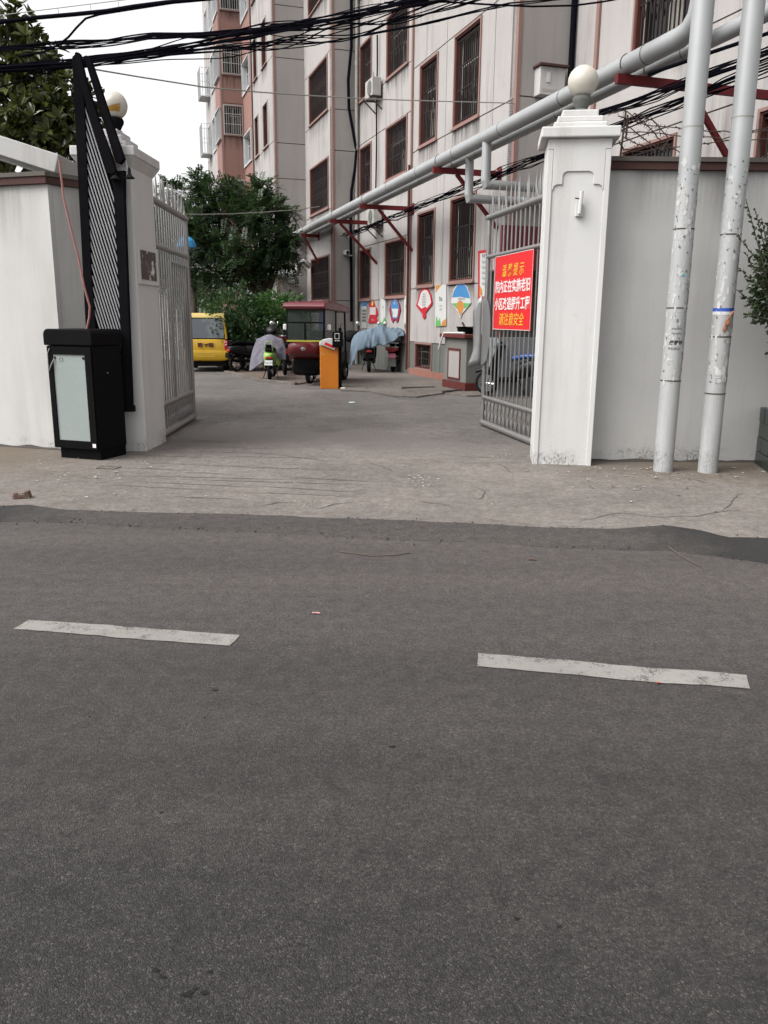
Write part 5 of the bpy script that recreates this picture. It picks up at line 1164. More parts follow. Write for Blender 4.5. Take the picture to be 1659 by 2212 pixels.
    if topcase:
        m = MB(); loft(m, [(-0.98, 0, 1.0, 0.22, 0.12), (-0.94, 0, 1.0, 0.25, 0.16), (-0.62, 0, 1.0, 0.25, 0.16), (-0.58, 0, 1.0, 0.22, 0.12)], e=5); m.build('top_case', M['plinth'], T, smooth=True, sharp=50)
        m = MB(); m.bb(-0.20, 0.20, -1.0, -0.75, 0.80, 0.825); m.tube([(-0.20, -1.0, 0.70), (0.20, -1.0, 0.70)], 0.012, 6); m.tube([(-0.12, -1.0, 0.70), (-0.12, -1.0, 0.82)], 0.01, 6); m.tube([(0.12, -1.0, 0.70), (0.12, -1.0, 0.82)], 0.01, 6); m.build('rear_rack', chrome, T)
        m = MB(); m.bb(-0.18, 0.18, -0.90, -0.78, 0.60, 0.70); m.build('tail_lamp_bar', tailred, T, bevel=0.02)
    if mudflap:
        m = MB(); m.box((0, -0.815, 0.27), (0.22, 0.01, 0.22), rx=R(-6)); m.build('mud_flap', M['plinth'], T)
    if backrest:
        m = MB(); m.tube([(-0.10, -0.66, 0.74)] + [(0.10*-math.cos(R(a)), -0.72, 0.90+0.10*math.sin(R(a))) for a in range(0, 181, 20)] + [(0.10, -0.66, 0.74)], 0.013, 8); m.build('back_rest', body, T, smooth=True)
        m = MB(); m.box((0, -0.725, 0.87), (0.15, 0.03, 0.10), rx=R(8)); m.build('back_pad', M['black'], T, bevel=0.012)
    return T
pA, pB = gp(795, 808), gp(853, 807)
def off(p, z, dx=0, dy=0): return (p.x+dx, p.y+dy, z)
scooter('dark scooter with pale tail under the blue cloth, left of the pair', off(pA, 0.036, 0, 0.78), R(2), plate=M['black'])
scooter('black motor scooter with pink plate and mud flap under the blue cloth', off(pB, 0.036, 0, 0.80), R(-6), plate=plate_p, topcase=True, mudflap=True, platetext='######')
m = MB(); loft(m, [(-0.02, 0, 0, 0.05, 0.03), (0.04, 0, 0, 0.14, 0.09), (0.22, 0, 0.02, 0.17, 0.13), (0.40, 0, 0.04, 0.14, 0.10)])
# blue cloth draped over both
def cloth(name, label, cat, rows, mat, loc, thick=0.006, sub=1):
    """rows: list of rows of points; every row the same length"""
    m = MB(); k = len(rows[0]); vs = [p for r in rows for p in r]
    m.add(vs, [(i*k+j, i*k+j+1, (i+1)*k+j+1, (i+1)*k+j) for i in range(len(rows)-1) for j in range(k-1)])
    o = m.build(name, mat, loc=loc, world=True, smooth=True, recalc=True, subd=0)
    s_ = o.modifiers.new('subdivision', 'SUBSURF'); s_.levels = sub; s_.render_levels = sub
    o.modifiers.new('thickness', 'SOLIDIFY').thickness = thick
    for p in o.data.polygons: p.use_smooth = True
    return tag(o, label, cat)
cx0 = pA.x; cy0 = pA.y+0.2
UX = (-0.46, -0.38, -0.25, -0.06, 0.12, 0.36, 0.52, 0.70, 0.84, 0.98)
LZ = (0.03, 0.26, 0.58, 0.68, 0.70, 0.73, 0.78, 0.88, 0.98, 1.00); TZ = (0.93, 1.05, 1.12, 1.17, 1.22, 1.32, 1.22, 1.20, 1.20, 1.17)
def lerp_t(tab, x):
    for i in range(len(UX)-1):
        if UX[i] <= x <= UX[i+1]: f = (x-UX[i])/(UX[i+1]-UX[i]); f = f*f*(3-2*f); return tab[i]*(1-f)+tab[i+1]*f
    return tab[-1]
rows = []; NU, NV = 44, 16
for j in range(NV):
    v = j/(NV-1); row = []
    for i in range(NU):
        u = i/(NU-1); x = -0.46+1.44*u; lz, tz = lerp_t(LZ, x), lerp_t(TZ, x)
        hang = min(1.0, v/0.55); back = max(0.0, (v-0.55)/0.45)
        z = lz+(tz-lz)*math.sin(hang*math.pi/2)-0.22*back
        amp = (1-0.7*hang)
        y = pA.y-0.06+0.38*hang**1.6+0.62*back+0.10*noise.noise(Vector((x*7+v*2, v*1.5, 6)))*amp+0.04*noise.noise(Vector((x*19-v*3, v*2, 9)))*amp+0.03*noise.noise(Vector((x*7, v*5, 1)))
        z += 0.07*noise.noise(Vector((x*5+v*4, v*3, 4)))+0.03*noise.noise(Vector((x*13-v*6, v*5, 7)))
        row.append((cx0+x-0.05*(1-hang)*(u < 0.2), y, z+0.03))
    rows.append(row)
cloth('cloth_cover', 'faded blue cloth draped over the two parked scooters', 'cloth', rows, simple('faded blue cloth', (0.10, 0.135, 0.17), 0.9, var=0.15, vs=4, bump=0.1, bs=200), (cx0, cy0, 0.05))
# dark bag at the left handlebar
m = MB(); loft(m, [(0.0, 0, 0, 0.05, 0.05), (0.08, 0, 0, 0.20, 0.15), (0.3, 0.02, 0.02, 0.23, 0.18), (0.5, 0, 0, 0.12, 0.1)], e=2.3)
o = m.build('bag', M['rubber'], smooth=True, sharp=180); o.location = (cx0-0.52, cy0+0.75, 0.98); tag(o, 'black bundle behind the left end of the blue cloth', 'bag')

# light green electric bicycle with quilted wind guard
lime = simple('lime green frame', (0.22, 0.38, 0.08), 0.4, var=0.1)
pE = gp(577, 825)
scooter('small lime green electric bike with grey quilted wind guard', off(pE, 0.032, 0, 0.72), R(4), body=lime, plate=plate_w, backrest=True, steer=R(25), s=0.92, mirrors=False, platetext='######')
rows = []; NU, NV = 22, 16
grey_q = simple('grey quilt', (0.13, 0.122, 0.148), 0.95, var=0.45, vs=16, bump=0.8, bs=24)
for j in range(NV):
    v = j/(NV-1); row = []
    for i in range(NU):
        u = i/(NU-1); w = 0.31+0.10*math.sin(min(1, v*1.5)*math.pi*0.5)
        x = pE.x-0.02+(u-0.5)*2*w - (0.10*v if u < 0.5 else 0)
        z = 1.05-0.52*v-(0.28*v*(1-u)**1.2 if u < 0.55 else 0)+0.05*math.cos((u-0.5)*6)
        y = pE.y+0.78-0.30*math.cos((u-0.5)*2.2)*v**0.6+0.02*noise.noise(Vector((u*8, v*6, 2)))+0.018*math.sin(u*20+v*3)*v
        row.append((x, y, z))
    rows.append(row)
cloth('wind_guard', 'grey quilted wind guard hung on the lime green electric bike', 'wind guard', rows, grey_q, (pE.x, pE.y+0.7, 0.3), 0.025)
m = MB(); loft(m, [(-0.14, 0, 0, 0.04, 0.03), (-0.08, 0, 0.02, 0.13, 0.09), (0.05, 0, 0.03, 0.16, 0.12), (0.16, 0, 0.0, 0.10, 0.08)], e=2.2)
o = m.build('helmet', darkp, smooth=True, sharp=180); o.location = (pE.x+0.02, pE.y+0.95, 1.16); tag(o, 'dark round helmet resting on the lime green bike handlebar', 'helmet')
q1 = gp(512, 806); scooter('dark motorbike leaning between the yellow car and lime bike', (q1.x+0.35, q1.y+0.5, 0.032), R(-48), plate=M['black'], mirrors=False)
q1 = gp(540, 812); scooter('black scooter half hidden behind the grey wind guard', (q1.x+0.2, q1.y+1.6, 0.032), R(-70), plate=M['black'])
q1 = gp(606, 815); scooter('dark scooter parked between lime bike and red tricycle', (q1.x, q1.y+0.9, 0.032), R(8), plate=M['black'], body=simple('wine red plastic', (0.10, 0.01, 0.015), 0.35, spec=0.5))
blue_s = simple('blue scooter plastic', (0.010, 0.045, 0.20), 0.4, spec=0.5, var=0.1)
q1 = gp(1110, 862); scooter('black scooter with blue panels behind the right gate bars', (q1.x+0.1, q1.y+0.2, 0.036), R(62), seatm=blue_s)
q1 = gp(1150, 858); scooter('dark scooter deepest behind the right gate bars', (q1.x+0.25, q1.y+0.9, 0.036), R(75), mirrors=False)

# red canopied tricycle, front towards the street
wine = simple('wine red roof', (0.095, 0.006, 0.014), 0.4, spec=0.5, var=0.12); wine2 = simple('dark red cowl', (0.07, 0.004, 0.006), 0.35, spec=0.5, var=0.15)
tb = gp(655, 835)
TR = thing('tricycle', 'dark electric tricycle with wine red roof and clear windscreen behind the orange post', 'tricycle', (tb.x+0.05, tb.y+0.10, 0.03), R(-13))
W2 = 0.43
wheel(TR, 0.0, 0.30, 0.23, 0.10, chrome)
for sx in (-0.40, 0.40): wheel(TR, sx, 1.75, 0.25, 0.11, chrome)
m = MB(); prf = [(-0.10, 1.73), (-0.08, 1.665), (1.95, 1.60), (1.98, 1.66), (1.90, 1.73), (1.2, 1.80), (0.3, 1.83), (-0.02, 1.80)]
m.prism(prf, -W2-0.06, W2+0.06, lambda u, v, n: Vector((n, u, v))); m.build('roof', wine, TR, bevel=0.025, seg=3)
for i in range(3):
    m = MB(); m.bb(-W2+0.12+0.28*i, -W2+0.24+0.28*i, 0.2, 1.3, 1.82, 1.842); m.build('roof_rib', wine, TR, bevel=0.01)
for x, y0, y1, zb in ((-W2, 0.02, 0.05, 0.95), (W2, 0.02, 0.05, 0.95), (-W2, 0.95, 0.95, 0.5), (W2, 0.95, 0.95, 0.5), (-W2, 1.80, 1.70, 0.5), (W2, 1.80, 1.70, 0.5)):
    m = MB(); m.tube([(x, y0, zb), (x, y1, 1.67)], 0.022, 8); m.build('canopy_post', M['black'], TR, smooth=True)
clear = glassmat('scratched clear sheet', (0.035, 0.042, 0.038), 0.2, alpha=0.58, spec=0.3)
m = MB(); m.bb(-W2+0.02, W2-0.02, 0.0, 0.008, 0.98, 1.66); m.build('windscreen', clear, TR)
m = MB(); m.bb(-W2+0.02, W2-0.02, -0.006, -0.001, 1.36, 1.39); m.bb(-0.02, 0.02, -0.006, -0.001, 0.98, 1.36); m.build('screen_bar', M['black'], TR)
for sx in (-1, 1):
    m = MB(); m.bb(sx*W2-0.004, sx*W2+0.004, 0.08, 0.93, 0.80, 1.64); m.build('side_sheet', clear, TR)
m = MB(); loft(m, [(-0.16, 0, 0.84, 0.22, 0.08), (-0.10, 0, 0.80, 0.38, 0.14), (0.04, 0, 0.76, W2, 0.19), (0.12, 0, 0.74, W2, 0.19)], e=4); m.build('front_cowl', wine2, TR, smooth=True, sharp=50)
m = MB(); m.bb(-W2, W2, -0.02, 0.014, 0.955, 0.966); m.bb(-W2, W2, -0.02, 0.014, 0.975, 0.986); m.build('yellow_stripe', simple('yellow stripe', (0.42, 0.40, 0.05), 0.5), TR)
m = MB(); loft(m, [(0.02, 0, 0.42, 0.30, 0.16), (0.10, 0, 0.40, 0.36, 0.20), (0.16, 0, 0.40, 0.36, 0.20)], e=4); m.build('leg_shield', M['black'], TR, smooth=True, sharp=50)
m = MB(); loft(m, [(0.05, 0, 0.50, 0.05, 0.03), (0.25, 0, 0.53, 0.09, 0.04), (0.52, 0, 0.46, 0.08, 0.03)]); m.build('front_fender', M['black'], TR, smooth=True)
m = MB(); m.tube([(-0.05, 0.18, 0.7), (-0.05, 0.30, 0.23)], 0.02, 8); m.tube([(0.05, 0.18, 0.7), (0.05, 0.30, 0.23)], 0.02, 8); m.build('fork', chrome, TR)
m = MB(); m.bb(-W2, W2, 0.55, 2.0, 0.30, 0.40); m.build('floor', M['black'], TR, bevel=0.01)
m = MB(); m.bb(-W2, W2, 0.85, 2.0, 0.40, 0.72); m.build('seat_box', darkp, TR, bevel=0.03)
m = MB(); m.bb(-0.36, 0.36, 0.9, 1.35, 0.722, 0.80); m.bb(-0.36, 0.36, 1.36, 1.46, 0.722, 1.18); m.build('seat', M['black'], TR, bevel=0.03)
m = MB(); m.tube([(-0.34, 0.34, 1.02), (-0.15, 0.26, 1.05), (0.15, 0.26, 1.05), (0.34, 0.34, 1.02)], 0.015, 8); m.build('handlebar', M['black'], TR, smooth=True)
for sx in (-1, 1):
    m = MB(); m.tube([(sx*0.25, 0.28, 1.05), (sx*0.50, 0.15, 1.22)], 0.008, 6); ms = m.build('mirror_stem', M['black'], TR)
    m = MB(); m.box((sx*0.52, 0.13, 1.27), (0.09, 0.04, 0.13)); m.build('mirror', M['white'], ms, bevel=0.02)
m = MB(); m.sphere((0.0, -0.14, 0.80), 0.07, 14, 8, (1.2, 0.4, 0.8)); m.build('headlight', M['glassb'], TR, smooth=True)
m = MB(); m.box((-0.12, 0.045, 0.27), (0.05, 0.006, 0.05), ry=R(45)); m.build('reflector', tailred, TR)
put_marks('########', 0.07, lambda u, v, n: Vector((u, -0.115-n, 1.70+v)), M['wframe'], TR, world=False)

# small yellow car seen from behind
yel = simple('yellow car paint', (0.36, 0.215, 0.010), 0.45, spec=0.3, var=0.12, vs=3, coat=0.15); yel2 = simple('faded roof yellow', (0.46, 0.35, 0.12), 0.5, var=0.1)
pc_ = gp(447, 804)
CR = thing('small_car', 'small boxy yellow car parked with its rear to the street', 'car', (pc_.x, pc_.y, 0.004), R(7))
hw = 0.60
m = MB(); loft(m, [(0.0, 0, 0.60, hw-0.04, 0.26), (0.03, 0, 0.60, hw, 0.30), (0.5, 0, 0.60, hw+0.01, 0.33), (1.6, 0, 0.60, hw+0.01, 0.33), (2.3, 0, 0.56, hw-0.02, 0.29), (2.5, 0, 0.50, hw-0.12, 0.18)], n=32, e=8); m.build('body', yel, CR, smooth=True, sharp=50)
m = MB(); m.prism([(0.05, 0.90), (0.16, 1.47), (0.25, 1.50), (1.5, 1.50), (1.95, 0.90)], -hw+0.03, hw-0.03, lambda u, v, n: Vector((n*(1-0.10*max(0, (v-0.9)/0.6)), u, v))); m.build('cabin', M['glass'], CR, bevel=0.01)
m = MB(); m.prism([(0.13, 1.47), (0.18, 1.585), (0.5, 1.61), (1.3, 1.60), (1.55, 1.47)], -hw+0.08, hw-0.08, lambda u, v, n: Vector((n, u, v))); m.build('roof', yel2, CR, bevel=0.03, seg=3)
for sx in (-1, 1):
    m = MB(); m.beam((sx*(hw-0.035), 0.03, 0.90), (sx*(hw-0.09), 0.13, 1.50), 0.05, 0.07); m.build('rear_pillar', yel, CR, bevel=0.01)
    m = MB(); m.beam((sx*(hw-0.045), 1.0, 0.90), (sx*(hw-0.09), 0.98, 1.50), 0.05, 0.07); m.build('door_pillar', yel, CR)
    m = MB(); loft(m, [(-0.035, sx*(hw-0.045), 0.74, 0.035, 0.10), (-0.02, sx*(hw-0.045), 0.74, 0.055, 0.135), (0.03, sx*(hw-0.04), 0.74, 0.06, 0.14)], e=3.5); tl = m.build('tail_light', tailred, CR, smooth=True)
    for i in range(2):
        m = MB(); m.beam((sx*(hw-0.08), -0.037, 0.74+0.07*i), (sx*(hw-0.015), -0.037, 0.77+0.07*i), 0.006, 0.016); m.build('lamp_stripe', M['whiteink'], tl)
rearg = glassmat('rear window', (0.10, 0.11, 0.12), 0.03)
m = MB(); m.obox(Vector((0, 0.075, 1.19)), Vector((hw-0.10, 0, 0)), Vector((0, 0.003, 0)), Vector((0, 0.048, 0.262))); m.build('rear_window', rearg, CR)
m = MB(); loft(m, [(-0.07, 0, 0.46, hw-0.05, 0.10), (-0.055, 0, 0.46, hw+0.005, 0.135), (0.03, 0, 0.46, hw+0.015, 0.14)], n=32, e=7); m.build('bumper', yel, CR, smooth=True, sharp=50)
m = MB(); m.slab(lambda u, v, n: Vector((u, -0.07-n, v)), -0.22, 0.22, 0.42, 0.54, [(-0.21, 0.21, 0.43, 0.53)], 0.0, 0.005); m.build('plate_recess', yel2, CR)
for x0_ in (-0.20, 0.10):
    m = MB(); m.bb(x0_-0.02, x0_+0.10, -0.024, 0.0, 0.70, 0.80); m.build('emblem_block', M['wframe'], CR)
m = MB(); m.prism([(-0.02, 0.70), (0.0, 0.70), (0.02, 0.74), (0.07, 0.775), (0.07, 0.79), (-0.02, 0.765), (-0.07, 0.79), (-0.05, 0.765), (-0.025, 0.755)], -0.026, 0.0, lambda u, v, n: Vector((u, n, v))); m.build('emblem', M['wframe'], CR)
m = MB(); m.bb(-hw+0.04, hw-0.04, 0.08, 2.2, 0.16, 0.32); m.build('underbody', M['rubber'], CR)
for sx in (-1, 1):
    wheel(CR, sx*(hw-0.09), 0.45, 0.25, 0.15, chrome); wheel(CR, sx*(hw-0.09), 2.0, 0.25, 0.15, chrome)
m = MB(); m.bb(-0.25, 0.02, 0.35, 0.50, 1.05, 1.22); m.build('rear_seat', M['curtain'], CR)

# blue parasol showing past the left gate leaf
pp = at(405, 532, 19.5)
T = thing('parasol', 'blue parasol canopy peeking past the left gate leaf', 'parasol', (pp.x-0.02, 19.5, 0))
m = MB(); m.lathe([(0.22, pp.z-0.02), (0.215, pp.z+0.02), (0.18, pp.z+0.12), (0.11, pp.z+0.19), (0.02, pp.z+0.22)], n=16, cap=True); m.build('canopy', simple('blue canopy', (0.02, 0.20, 0.42), 0.6, var=0.1), T, smooth=True, sharp=20)
m = MB(); m.tube([(0, 0, 0), (0, 0, pp.z+0.2)], 0.018, 8); m.build('pole', M['steel'], T)
# ================================================================ PLANTS
def rdir(rnd):
    while True:
        v = Vector((rnd.uniform(-1, 1), rnd.uniform(-1, 1), rnd.uniform(-1, 1)))
        if 0.05 < v.length < 1: return v.normalized()
def leaf(m, p, d, up, L, W, fold=0.25):
    """pointed leaf of four triangles folded on its midrib"""
    a = d.cross(up)
    if a.length < 1e-3: a = d.cross(Vector((1, 0, 0)))
    a.normalize(); n = a.cross(d).normalized()
    q1, q2, t = p+d*L*0.35, p+d*L*0.7, p+d*L
    i = len(m.v)
    m.v += [tuple(p), tuple(q1+a*W*0.5+n*W*fold), tuple(q2+a*W*0.42+n*W*fold), tuple(t-n*L*0.06), tuple(q2-a*W*0.42+n*W*fold), tuple(q1-a*W*0.5+n*W*fold), tuple(p+d*L*0.5)]
    m.f += [[i, i+1, i+2, i+6], [i+6, i+2, i+3], [i+6, i+3, i+4], [i, i+6, i+4, i+5]]; m.mi += [0]*4
def quadleaf(m, p, d, up, L, W):
    a = d.cross(up)
    if a.length < 1e-3: a = d.cross(Vector((1, 0, 0)))
    a.normalize(); i = len(m.v); q = p+d*L*0.5
    m.v += [tuple(p), tuple(q+a*W*0.5), tuple(p+d*L), tuple(q-a*W*0.5)]; m.f.append([i, i+1, i+2, i+3]); m.mi.append(0)
def blob_pts(rnd, clumps, n, shell=0.5):
    tot = sum(c[3] for c in clumps)
    for c, r, sc, w in clumps:
        c = Vector(c)
        for _ in range(int(n*w/tot)):
            d = rdir(rnd); k = r*(shell+(1-shell)*rnd.random()**0.6)*(0.85+0.6*noise.noise(d*2.6+c))
            yield c+Vector((d.x*k*sc[0], d.y*k*sc[1], d.z*k*sc[2])), Vector((d.x*sc[0], d.y*sc[1], d.z*sc[2])).normalized()
def trunk(m, pts, r0, r1, n=9):
    k = len(pts); m.tube(pts, [r0+(r1-r0)*i/(k-1) for i in range(k)], n)

# courtyard tree with feathery leaves
L1 = leafmat('courtyard leaves', (0.006, 0.015, 0.008), (0.036, 0.066, 0.022))
def pinnate_tree(label, base, clumps, nfr, seed, mat, limbs, fl=0.50, leafw=0.05, leafl=0.13):
    rnd = random.Random(seed)
    T = thing('courtyard_tree', label, 'tree', base)
    m = MB()
    for pts, r0, r1 in limbs: trunk(m, pts, r0, r1)
    m.build('trunk', M['bark'], T, world=True, smooth=True)
    m = MB()
    for p, d in blob_pts(rnd, clumps, nfr, 0.35):
        fd = (d + rdir(rnd)*0.9 + Vector((0, 0, 0.10))).normalized(); Lf = fl*rnd.uniform(0.6, 1.25); n = 8
        side = fd.cross(Vector((0, 0, 1)))
        if side.length < 0.05: side = Vector((1, 0, 0))
        side.normalize(); up = side.cross(fd)
        for i in range(1, n+1):
            t = i/n; q = p+fd*Lf*t+Vector((0, 0, -0.22*Lf*t*t))
            for sg in (-1, 1):
                ld = (side*sg*0.85+fd*0.5+Vector((0, 0, -0.15))+rdir(rnd)*0.15).normalized()
                quadleaf(m, q, ld, up, leafl*rnd.uniform(.8, 1.2)*(1.1-0.4*t), leafw)
    m.build('crown', mat, T, world=True, recalc=False)
    return T
def ct(x, y, Y): return at(x, y, Y+1.3)
cb = Vector((-3.8, 26.4, 0))
cl = [(ct(520, 455, 25.5), 1.25, (1.1, 1, 0.8), 3), (ct(455, 505, 25.2), 1.15, (1, 1, 0.85), 3), (ct(585, 465, 25.0), 1.1, (1.05, 1, 0.85), 3), (ct(540, 540, 25.0), 1.35, (1.15, 1, 0.7), 4), (ct(470, 580, 25.4), 1.0, (1.1, 1, 0.6), 2.5), (ct(610, 540, 24.8), 0.8, (1, 1, 0.8), 2),
      (ct(470, 425, 25.8), 0.75, (1, 1, 0.9), 1.6), (ct(438, 395, 25.8), 0.38, (0.7, 1, 1.3), 0.5), (ct(575, 405, 25.2), 0.5, (0.9, 1, 0.9), 0.8), (ct(415, 460, 25.6), 0.7, (1, 1, 0.8), 1.3), (ct(520, 400, 26), 0.5, (1, 1, 0.9), 0.7), (ct(440, 365, 25.8), 0.30, (0.5, 0.6, 1.6), 0.22), (ct(618, 440, 24.8), 0.42, (1.1, 1, 0.8), 0.5), (ct(562, 382, 25.2), 0.25, (0.6, 0.6, 1.3), 0.2), (ct(635, 500, 24.6), 0.4, (1, 1, 0.7), 0.4)]
cl = [(c+Vector((-0.12, 0, -0.22)), r*0.80, sc, w) for c, r, sc, w in cl]
def clumpy(cl, seed, per=5.0, k=0.42):
    rnd = random.Random(seed); out = []
    for c, r, sc, w in cl:
        for _ in range(max(2, int(w*per))):
            d = rdir(rnd); q = r*rnd.uniform(0.45, 0.95)
            out.append((Vector(c)+Vector((d.x*q*sc[0], d.y*q*sc[1], d.z*q*sc[2])), r*k*rnd.uniform(0.6, 1.2), (1.15, 1.1, 0.75), rnd.uniform(0.5, 1.2)))
    return out
lm = [([cb, cb+Vector((0.15, 0, 1.2)), cb+Vector((0.0, 0, 2.4)), ct(520, 560, 25.2)], 0.13, 0.08)]
for c, r, sc, w in cl: lm.append(([cb+Vector((0.05, 0, 1.9)), (cb+Vector((0, 0, 2.2))).lerp(c, 0.5)+Vector((0, 0, -0.15)), c], 0.055, 0.012))
pinnate_tree('dark feathery courtyard tree in front of the stepped block', cb, clumpy(cl, 3), 3300, 5, L1, lm + [([cb+Vector((0, 0, 2.3)), (cb+Vector((0, 0, 2.6))).lerp(c, 0.6), c], 0.03, 0.006) for c, *_ in clumpy(cl, 3)[::2]])
cb2 = Vector((-6.3, 27.5, 0))
cl2 = [(ct(395, 440, 27.5), 1.0, (0.9, 1, 0.9), 2), (ct(380, 500, 27.5), 1.1, (1, 1, 0.9), 2.5), (ct(395, 570, 27.0), 1.0, (0.9, 1, 0.9), 2), (ct(375, 400, 28), 0.55, (1, 1, 0.6), 0.5), (ct(340, 470, 28), 1.2, (1, 1, 1), 2)]
cl2 = [(c+Vector((-0.1, 0, -0.25)), r*0.78, sc, w) for c, r, sc, w in cl2]
lm2 = [([cb2, cb2+Vector((0.1, 0, 2)), ct(390, 500, 27.5)], 0.12, 0.05)] + [([cb2+Vector((0.1, 0, 2)), c], 0.05, 0.012) for c, *_ in cl2]
pinnate_tree('second feathery tree showing just past the left gate leaf', cb2, clumpy(cl2, 4), 1500, 9, L1, lm2)

def shrub(name, label, base, clumps, n, lsz, mat, seed, stems=5, cat='shrub', shell=0.7):
    rnd = random.Random(seed); T = thing(name, label, cat, base)
    m = MB()
    for c, r, sc, w in clumps:
        c = Vector(c)
        for k in range(stems):
            e = c+rdir(rnd)*r*0.6; b = Vector(base); trunk(m, [b+Vector((rnd.uniform(-.1, .1), rnd.uniform(-.1, .1), 0)), b.lerp(e, 0.55)+rdir(rnd)*0.08, e], 0.016, 0.004, 5)
    m.build('stems', M['bark'], T, world=True)
    m = MB()
    for p, d in blob_pts(rnd, clumps, n, shell):
        quad = (d+rdir(rnd)*0.9+Vector((0, 0, 0.25))).normalized(); L_ = lsz*rnd.uniform(.6, 1.3)
        quadleaf(m, p, quad, rdir(rnd), L_, L_*0.38)
    m.build('foliage', mat, T, world=True, recalc=False); return T
L2 = leafmat('hedge leaves', (0.006, 0.018, 0.008), (0.032, 0.080, 0.020)); L3 = leafmat('bright hedge leaves', (0.008, 0.026, 0.008), (0.055, 0.130, 0.024))
L4 = leafmat('pale far leaves', (0.05, 0.09, 0.04), (0.16, 0.24, 0.11))
b1 = gp(505, 806)+Vector((0.2, 0.9, 0.03))
shrub('rounded_shrub', 'dark rounded shrub behind the yellow car and parked bikes', b1, [(at(505, 675, b1.y), 0.72, (1.1, 1, 1.0), 3), (at(490, 720, b1.y), 0.6, (1, 1, 1), 2), (at(535, 700, b1.y), 0.7, (1, 1, 1), 2), (at(520, 740, b1.y), 0.6, (1.3, 1, .8), 1.5)], 6500, 0.12, L2, 3)
b2 = gp(590, 806)+Vector((0.1, 1.2, 0.03))
shrub('rounded_shrub', 'brighter green rounded shrub behind the red tricycle', b2, [(at(600, 672, b2.y), 0.66, (1.25, 1, 0.85), 3), (at(565, 665, b2.y), 0.45, (1, 1, 0.8), 1.3), (at(590, 715, b2.y), 0.7, (1.3, 1, 1), 2), (at(640, 700, b2.y), 0.55, (1, 1, 1), 1.5)], 6000, 0.12, L3, 4)
b3 = Vector((-9.3, 34, 0))
shrub('bamboo_clump', 'pale green leafy clump in the gap behind the yellow car', b3, [(at(425, 660, 34), 0.9, (0.9, 1, 1.1), 2), (at(440, 630, 34), 0.8, (0.9, 1, 1), 2), (at(408, 640, 34), 0.8, (1, 1, 1), 2), (at(455, 690, 34), 0.7, (1, 1, .8), 1)], 3500, 0.20, L4, 6)

# magnolia with large glossy leaves behind the left wall
LM = leafmat('magnolia leaves', (0.005, 0.011, 0.005), (0.072, 0.085, 0.018), rough=0.28, trans=0.12)
mb_ = Vector((-6.2, 13.2, 0)); rnd = random.Random(17)
TM = thing('magnolia_tree', 'large glossy leaved magnolia behind the left wall', 'tree', mb_)
mcl = [(at(60, 230, 12.6), 0.85, (1.1, 1, 0.9), 3), (at(130, 300, 12.4), 0.62, (1.1, 1, 0.8), 2.5), (at(20, 140, 12.8), 0.8, (1, 1, 1), 2.5), (at(150, 235, 12.5), 0.5, (0.9, 1, 1.0), 2), (at(-80, 250, 13), 1.2, (1, 1, 1.1), 3), (at(-90, 100, 13.4), 1.2, (1, 1, 1), 2), (at(50, 320, 12.6), 0.7, (1.3, 1, 0.7), 2), (at(75, 120, 12.7), 0.45, (0.8, 1, 0.9), 0.8)]
m = MB(); trunk(m, [mb_, mb_+Vector((0.1, 0, 2)), mb_+Vector((0.3, -0.2, 3.6))], 0.16, 0.09)
for c, r, sc, w in mcl: trunk(m, [mb_+Vector((0.2, -0.1, 2.8)), (mb_+Vector((0.2, 0, 3.0))).lerp(Vector(c), 0.6), Vector(c)], 0.06, 0.015, 7)
tips = [(at(30, 30, 12.5), at(34, 6, 12.5)), (at(18, 60, 12.5), at(15, 22, 12.5)), (at(34, 90, 12.5), at(30, 40, 12.5))]
for a, b in tips: trunk(m, [at(20, 140, 12.7), a, b], 0.02, 0.006, 5)
m.build('trunk', M['bark'], TM, world=True, smooth=True)
m = MB()
def rosette(p, d, n=8, L=0.17):
    for k in range(n):
        a = rdir(rnd); side = (a-d*a.dot(d))
        if side.length < 0.05: continue
        side.normalize(); ld = (side*rnd.uniform(0.5, 1.0)+d*rnd.uniform(0.25, 0.9)).normalized()
        leaf(m, p+side*0.012, ld, d, L*rnd.uniform(0.65, 1.15), L*0.40*rnd.uniform(.8, 1.15), 0.18)
for p, d in blob_pts(rnd, mcl, 900, 0.45): rosette(p, (d+Vector((0, 0, 0.5))+rdir(rnd)*0.5).normalized())
for a, b in tips:
    for k in range(7): rosette(a.lerp(b, k/6)+rdir(rnd)*0.03, Vector((0, 0, 1)), 4, 0.13)
m.build('crown', LM, TM, world=True, recalc=False)

